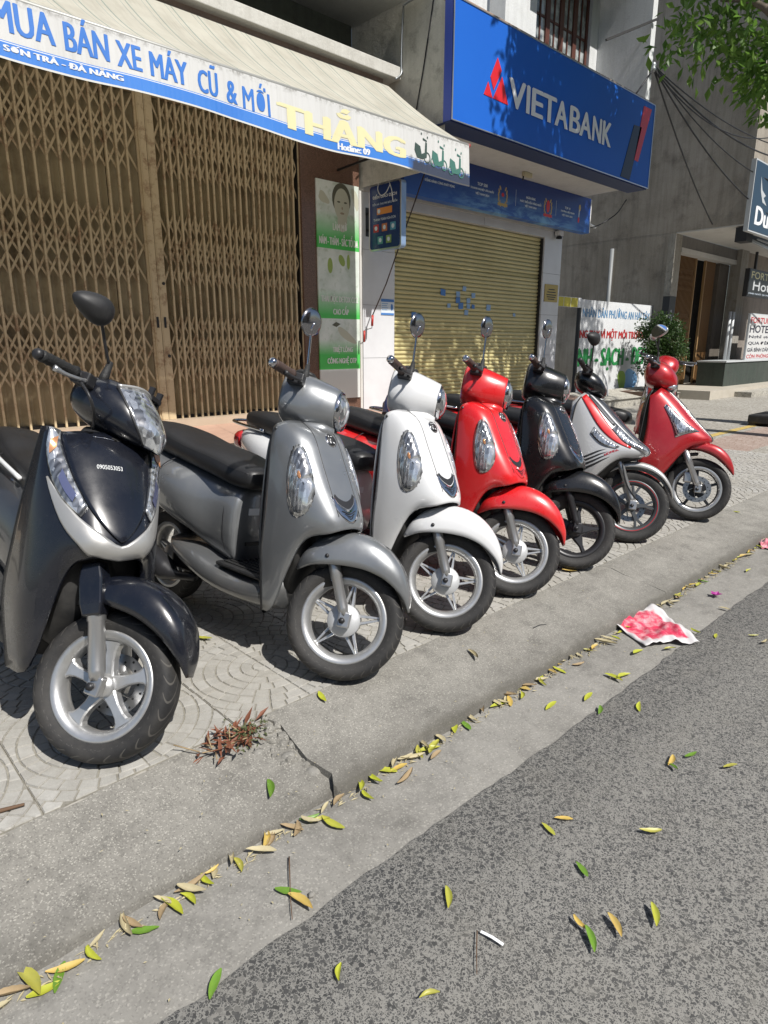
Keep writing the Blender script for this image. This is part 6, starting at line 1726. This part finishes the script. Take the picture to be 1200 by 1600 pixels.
def drop(x, y, z, k_, sc=1.):
    o = inst('fallen_leaf', leafs[k_, rn.randrange(3)], None, (x, y, z+.001), (rn.uniform(-.12, .12), rn.uniform(-.12, .12), rn.uniform(0, 6.28)), (sc, sc, sc))
    where = 'in the gutter along the kerb' if 1.06 < y < 1.385 else ('on the asphalt road' if y <= 1.06 else ('on the sloped kerb' if y < 1.75 else 'on the paving near the wheels'))
    if 1.06 < y < 1.385:
        where = 'in the gutter before the '+next(w_ for lim, w_ in ((.9, 'nearest black scooter'), (1.75, 'silver grey scooter'), (2.35, 'pearl white scooter'), (2.95, 'bright red scooter'), (3.6, 'black retro scooter'), (4.4, 'sporty scooter'), (99, 'deep red scooter')) if x < lim)
    elif y <= 1.06:
        o.scale = (sc*.78,)*3; where = 'on the asphalt '+('near the bottom edge' if x+1.1*(1.06-y) < 1.35 else 'well away from the bottom edge')
    tag(o, WORD[k_]+' fallen leaf lying '+where, 'leaf', 'fallen leaves')
LEAF = [ (0.220, 1.313, -0.117, 'y'), (0.252, 1.323, -0.117, 'g'), (0.167, 1.353, -0.117, 'b'), (0.323, 1.326, -0.117, 'y'), (0.412, 1.352, -0.117, 'p'), (0.441, 1.308, -0.117, 'g'), (0.526, 1.325, -0.117, 'y'), (0.568, 1.320, -0.117, 'y'), (0.500, 1.332, -0.117, 'b'), (0.718, 1.331, -0.117, 'y'), (0.656, 1.357, -0.117, 'p'), (0.62, 1.34, -0.117, 'y'), (0.587, 1.349, -0.117, 'b'), (0.918, 1.474, -0.067, 'g'), (0.980, 1.315, -0.117, 'y'), (0.96, 1.335, -0.117, 'g'), (0.994, 1.277, -0.117, 'y'), (0.90, 1.345, -0.117, 'b'), (0.83, 1.345, -0.117, 'b'), (0.760, 1.166, -0.117, 'g'), (0.769, 1.117, -0.117, 'o'), (0.497, 1.071, -0.117, 'g'), (0.711, 0.906, -0.117, 'y'), (1.147, 1.297, -0.117, 'y'), (1.679, 1.335, -0.117, 'g'), (1.47, 1.33, -0.117, 'y'), (1.392, 1.331, -0.117, 'p'), (1.302, 1.273, -0.117, 'b'), (1.458, 1.289, -0.117, 'b'), (1.32, 1.33, -0.117, 'o'), (1.88, 1.335, -0.117, 'y'), (1.936, 1.324, -0.117, 'o'), (2.005, 1.311, -0.117, 'y'), (2.023, 1.196, -0.117, 'y'), (2.149, 1.322, -0.117, 'y'), (2.299, 1.331, -0.117, 'y'), (2.189, 1.130, -0.117, 'y'), (2.132, 1.043, -0.117, 'g'), (2.264, 0.956, -0.117, 'y'), (2.412, 1.132, -0.117, 'y'), (2.454, 1.116, -0.117, 'y'), (2.708, 1.177, -0.117, 'y'), (1.993, 0.703, -0.117, 'g'), (2.104, 0.689, -0.117, 'g'), (2.020, 0.719, -0.117, 'o'), (2.137, 0.576, -0.117, 'y'), (1.512, 0.824, -0.117, 'o'), (1.442, 0.829, -0.117, 'y'), (1.649, 0.620, -0.117, 'y'), (1.379, 0.683, -0.117, 'g'), (1.048, 0.868, -0.117, 'y'), (1.219, 0.600, -0.117, 'o'), (1.282, 0.536, -0.117, 'o'), (1.204, 0.557, -0.117, 'g'), (1.380, 0.483, -0.117, 'y'), (0.825, 0.732, -0.117, 'y'), (2.847, 1.090, -0.117, 'y'), (3.2, 1.335, -0.117, 'y'), (3.794, 1.333, -0.117, 'y'), (3.871, 1.334, -0.117, 'g'), (3.512, 1.326, -0.117, 'b'), (4.273, 1.218, -0.117, 'y'), (5.352, 1.670, -0.012, 'y'), (3.537, 1.092, -0.117, 'p'), (3.125, 1.085, -0.117, 'y'), (3.148, 0.994, -0.117, 'y'), (3.283, 0.866, -0.117, 'y'), (3.158, 1.806, 0.002, 'o'), (1.212, 2.437, 0.002, 'y'), (1.296, 1.706, -.004, 'y'), (3.245, 0.807, -0.117, 'p'), (2.406, 1.294, -0.117, 'b'), (2.579, 1.335, -0.117, 'b'), (2.0, 1.56, -0.028, 'p')]
for x, y, z, k_ in LEAF: drop(x, y, z, k_)
xx = .08
while xx < 7.5:
    drop(xx, 1.342+rn.gauss(0, .013), -.117+rn.uniform(0, .008), rn.choice('ybpppoyop'), rn.uniform(.6, 1.25))
    xx += rn.uniform(.02, .085) if not 1.5 < xx < 1.8 else .09
b = MB(); b.smooth = False
for k in range(900):     # crumbs of dry leaf and straw swept against the kerb
    x = rn.uniform(.0, 7.0); p = Vector((x, 1.352-abs(rn.gauss(0, .018)), -.116+rn.uniform(0, .004)))
    leaf_quad(b, p, Vector((rn.gauss(0, 1), rn.gauss(0, .5), rn.uniform(-.05, .12))), Vector((rn.uniform(-.3, .3), rn.uniform(-.3, .3), 1)), rn.uniform(.008, .035), rn.uniform(.002, .007))
for k in range(260):
    p = Vector((rn.uniform(.2, 5), rn.uniform(1.1, 1.72), 0)); p.z = -.117 if p.y < 1.36 else -.062+(p.y-1.40)*.17
    leaf_quad(b, p+Vector((0, 0, .004)), Vector((rn.gauss(0, 1), rn.gauss(0, 1), .05)), Vector((0, 0, 1)), rn.uniform(.004, .014), rn.uniform(.002, .005))
o = b.build('leaf_litter', M_lf['p']); tag(o, 'crumbs of dry leaves and straw swept along the kerb', 'litter', None, 'stuff')
# weeds and dry stalks in the broken kerb gap
wd = empty('dry_weed_clump', (.92, 1.70, -.02), label='clump of dry red brown leaves and green weed in the broken kerb', cat='weed')
b = MB(); b.smooth = False
for k in range(60):
    p = Vector((rn.gauss(0, .045), rn.gauss(0, .03), rn.uniform(0, .03))); leaf_quad(b, p, Vector((rn.uniform(-1, 1), rn.uniform(-1, 1), rn.uniform(-.1, .5))), Vector((rn.uniform(-.4, .4), rn.uniform(-.4, .4), 1)), rn.uniform(.04, .08), rn.uniform(.010, .018))
b.build('dry_leaves', M_lf['r'], wd)['kind'] = 'stuff'
b = MB(); b.smooth = False
for k in range(170):
    p = Vector((.05+rn.gauss(0, .03), rn.gauss(0, .028)-.01, rn.uniform(0, .045))); leaf_quad(b, p, rnd_dir(rn)+Vector((0, 0, .4)), Vector((rn.uniform(-.6, .6), rn.uniform(-.6, .6), 1)), rn.uniform(.010, .02), rn.uniform(.005, .009))
b.build('green_weed', mat('dry_weed_green', (.07, .085, .03), .7), wd)['kind'] = 'stuff'
b = MB()
for k in range(10):
    p = Vector((rn.gauss(0, .05), rn.gauss(0, .03), .02)); b.tube([p, p+Vector((rn.uniform(-.09, .09), rn.uniform(-.06, .06), rn.uniform(0, .03)))], .0022, 5)
b.build('stalks', M_lf['b'], wd)['kind'] = 'stuff'
for i, (x, y, z, s_) in enumerate(((.97, 1.63, -.045, .022), (1.04, 1.56, -.06, .03), (1.075, 1.47, -.085, .035), (.80, 1.12, -.118, .010))):
    b = MB(); pts = []
    me_r = [[(s_*f*(1+.2*math.sin(3*a+i))*math.cos(a), s_*.8*f*(1+.15*math.cos(2*a+i))*math.sin(a), zz*s_) for a in [2*math.pi*k/9 for k in range(9)]] for f, zz in ((.7, -.3), (1., .1), (.8, .5), (.35, .68))]
    b.rings(me_r); o = b.build('stone', M_gutter, None, (x, y, z)); tag(o, ('pale pebble beside the dry weed clump', 'angular stone in the broken kerb gap', 'larger stone at the foot of the broken kerb', 'tiny white pebble in the gutter beside a twig')[i], 'stone')
def twig(name, label, pts, r, m):
    b = MB(); b.tube(spline(pts, 12), [r*(1-.5*k/11) for k in range(12)], 6); o = b.build(name, m); tag(o, label, 'twig')
M_twig = mat('twig_brown', (.12, .07, .04), .8)
twig('twig', 'thin upright looking twig lying across the gutter', [(.829, 1.258, -.11), (.79, 1.20, -.108), (.75, 1.14, -.112), (.72, 1.091, -.114)], .002, M_twig)
twig('twig', 'thin straight twig lying on the asphalt beside a white strip', [(1.023, .758, -.112), (.98, .725, -.112), (.935, .688, -.112)], .0017, M_twig)
twig('twig', 'short thick brown twig on the paving at the left edge', [(.22, 1.85, .006), (.28, 1.83, .008), (.33, 1.812, .01)], .008, M_twig)
twig('twig', 'small black twig on the sloped kerb', [(2.42, 1.55, -.028), (2.47, 1.545, -.026), (2.50, 1.53, -.028)], .003, M_black)
b = MB(); b.smooth = False; b.grid([[(-.030, -.0035, 0), (-.030, .0035, .001)], [(0, -.0035, .003), (0, .0035, .004)], [(.030, -.0035, 0), (.030, .0035, .001)]]); o = b.build('paper_strip', M_swht, None, (1.034, .722, -.113)); o.rotation_euler = (0, 0, R(-80)); tag(o, 'thin white paper strip lying on the asphalt', 'litter')
# crumpled plastic bags
def bag(name, label, loc, rot, w_, h_, seed, m_):
    r_ = random.Random(seed); ph = [r_.uniform(0, 6.28) for _ in range(8)]
    g = []
    for i in range(33):
        row = []
        for j in range(29):
            u = i/32-.5; v = j/28-.5
            e = 1+.10*math.sin(5*u+ph[0])+.08*math.sin(7*v+ph[1])
            z = .018+.016*math.sin(9*u+4*v+ph[2])+.012*math.sin(15*v-7*u+ph[3])+.008*math.sin(27*u+ph[4])*math.cos(23*v+ph[5])+.005*math.sin(40*v+13*u)
            z *= 1-.7*max(abs(u), abs(v))*1.2; z += .03*max(0, -v)*1.2
            row.append((u*w_*e, v*h_*(1+.12*math.sin(4*u+ph[6]))+.04*u, max(z, .002+.004*r_.random())))
        g.append(row)
    b = MB(); b.grid(g, uv=True); o = b.build(name, m_, None, loc); o.rotation_euler = rot; mod(o, 'SOLIDIFY', thickness=.0012)
    tag(o, label, 'plastic bag'); return o
M_bag = mat('bag_plastic', rough=.3); n = NT(M_bag); U = n.sep(n.coord('UV')); c = n.coord('Object')
fx = n.math('MAXIMUM', n.math('ABSOLUTE', n.math('SUBTRACT', U[0], .5)), n.math('ABSOLUTE', n.math('SUBTRACT', U[1], .52)))
fx = n.math('ADD', fx, n.math('MULTIPLY', n.math('SUBTRACT', n.noise(c, 12, 4), .5), .10))
pk = n.mix(n.ramp(n.noise(c, 26, 5, .7), [(.45, 0), (.66, .8)]), (.60, .045, .10), (.72, .42, .44))
n.color(n.mix(n.ramp(fx, [(.39, 0), (.42, 1)]), pk, (.62, .60, .60)))
M_pinkbag = mat('pink_bag_plastic', (.62, .10, .16), .35); n = NT(M_pinkbag); c = n.coord('Object'); n.color(n.mix(n.ramp(n.noise(c, 18, 5, .7), [(.4, 0), (.65, 1)]), (.62, .08, .14), (.70, .45, .48)))
bag('plastic_bag', 'crumpled white and pink plastic bag lying in the gutter', (3.0, 1.27, -.116), (0, 0, R(52)), .36, .30, 5, M_bag)
bag('plastic_bag', 'small pink plastic bag in the gutter at the right edge', (4.98, 1.30, -.116), (0, 0, R(20)), .26, .18, 9, M_pinkbag)
b = MB(); b.smooth = False
for k in range(5):
    leaf_quad(b, Vector((0, 0, .003)), Vector((math.cos(k*1.26), math.sin(k*1.26), .5)), Vector((0, 0, 1)), .04, .026)
o = b.build('fallen_flower', mat('magenta_petal', (.32, .02, .22), .5), None, (3.693, 1.195, -.116)); tag(o, 'small magenta flower lying in the gutter', 'flower')

# ================================================================ HOUSES ACROSS THE STREET (behind the viewer, added to cut sky light and shape reflections)
for x0, x1, h, colr, lab in ((-16, -7, 8.0, (.42, .36, .26), 'added cream house across the street, mirrored in the paintwork only'), (-6.8, 1.5, 9.5, (.26, .27, .27), 'added tall grey house across the street, mirrored in the paintwork only'),
                             (1.7, 9.0, 7.5, (.45, .44, .40), 'added low white house across the street, mirrored in the paintwork only'), (9.2, 19, 9.0, (.30, .20, .15), 'added brown house across the street, mirrored in the paintwork only')):
    r_ = empty('house', ((x0+x1)/2, -15.0, ZR), label=lab, cat='house', group='added houses across the street')
    W2 = (x1-x0)/2; m_ = m_stained('facade_render', colr, tuple(q*1.2 for q in colr), tuple(q*.4 for q in colr), .4)
    q = MB(); q.smooth = False; q.box((-W2, -6, 0), (W2, 0, h)); q.build('wall', m_, r_)
    q = MB(); q.smooth = False; q.box((-W2-.2, -6.2, h+.002), (W2+.2, .5, h+.3)); q.build('roof', M_riser, r_)
    q = MB(); q.smooth = False; q.box((-W2+.1, .002, 3.3), (W2-.1, 1.4, 3.5)); q.build('canopy', M_hood, r_)
    nw = 3
    for k in range(nw):
        cx = -W2+(k+.5)*2*W2/nw
        q = MB(); q.smooth = False; q.box((cx-.9, .003, .1), (cx+.9, .06, 3.0)); q.build('shop_door', M_brown if k % 2 else M_steel, r_)
        q = MB(); q.smooth = False; q.box((cx-.7, .003, 4.6), (cx+.7, .05, 6.2)); wn = q.build('window', M_wood, r_)
        q = MB(); q.smooth = False; q.box((cx-.6, .052, 4.7), (cx+.6, .06, 6.1)); q.build('pane', M_pane, wn)
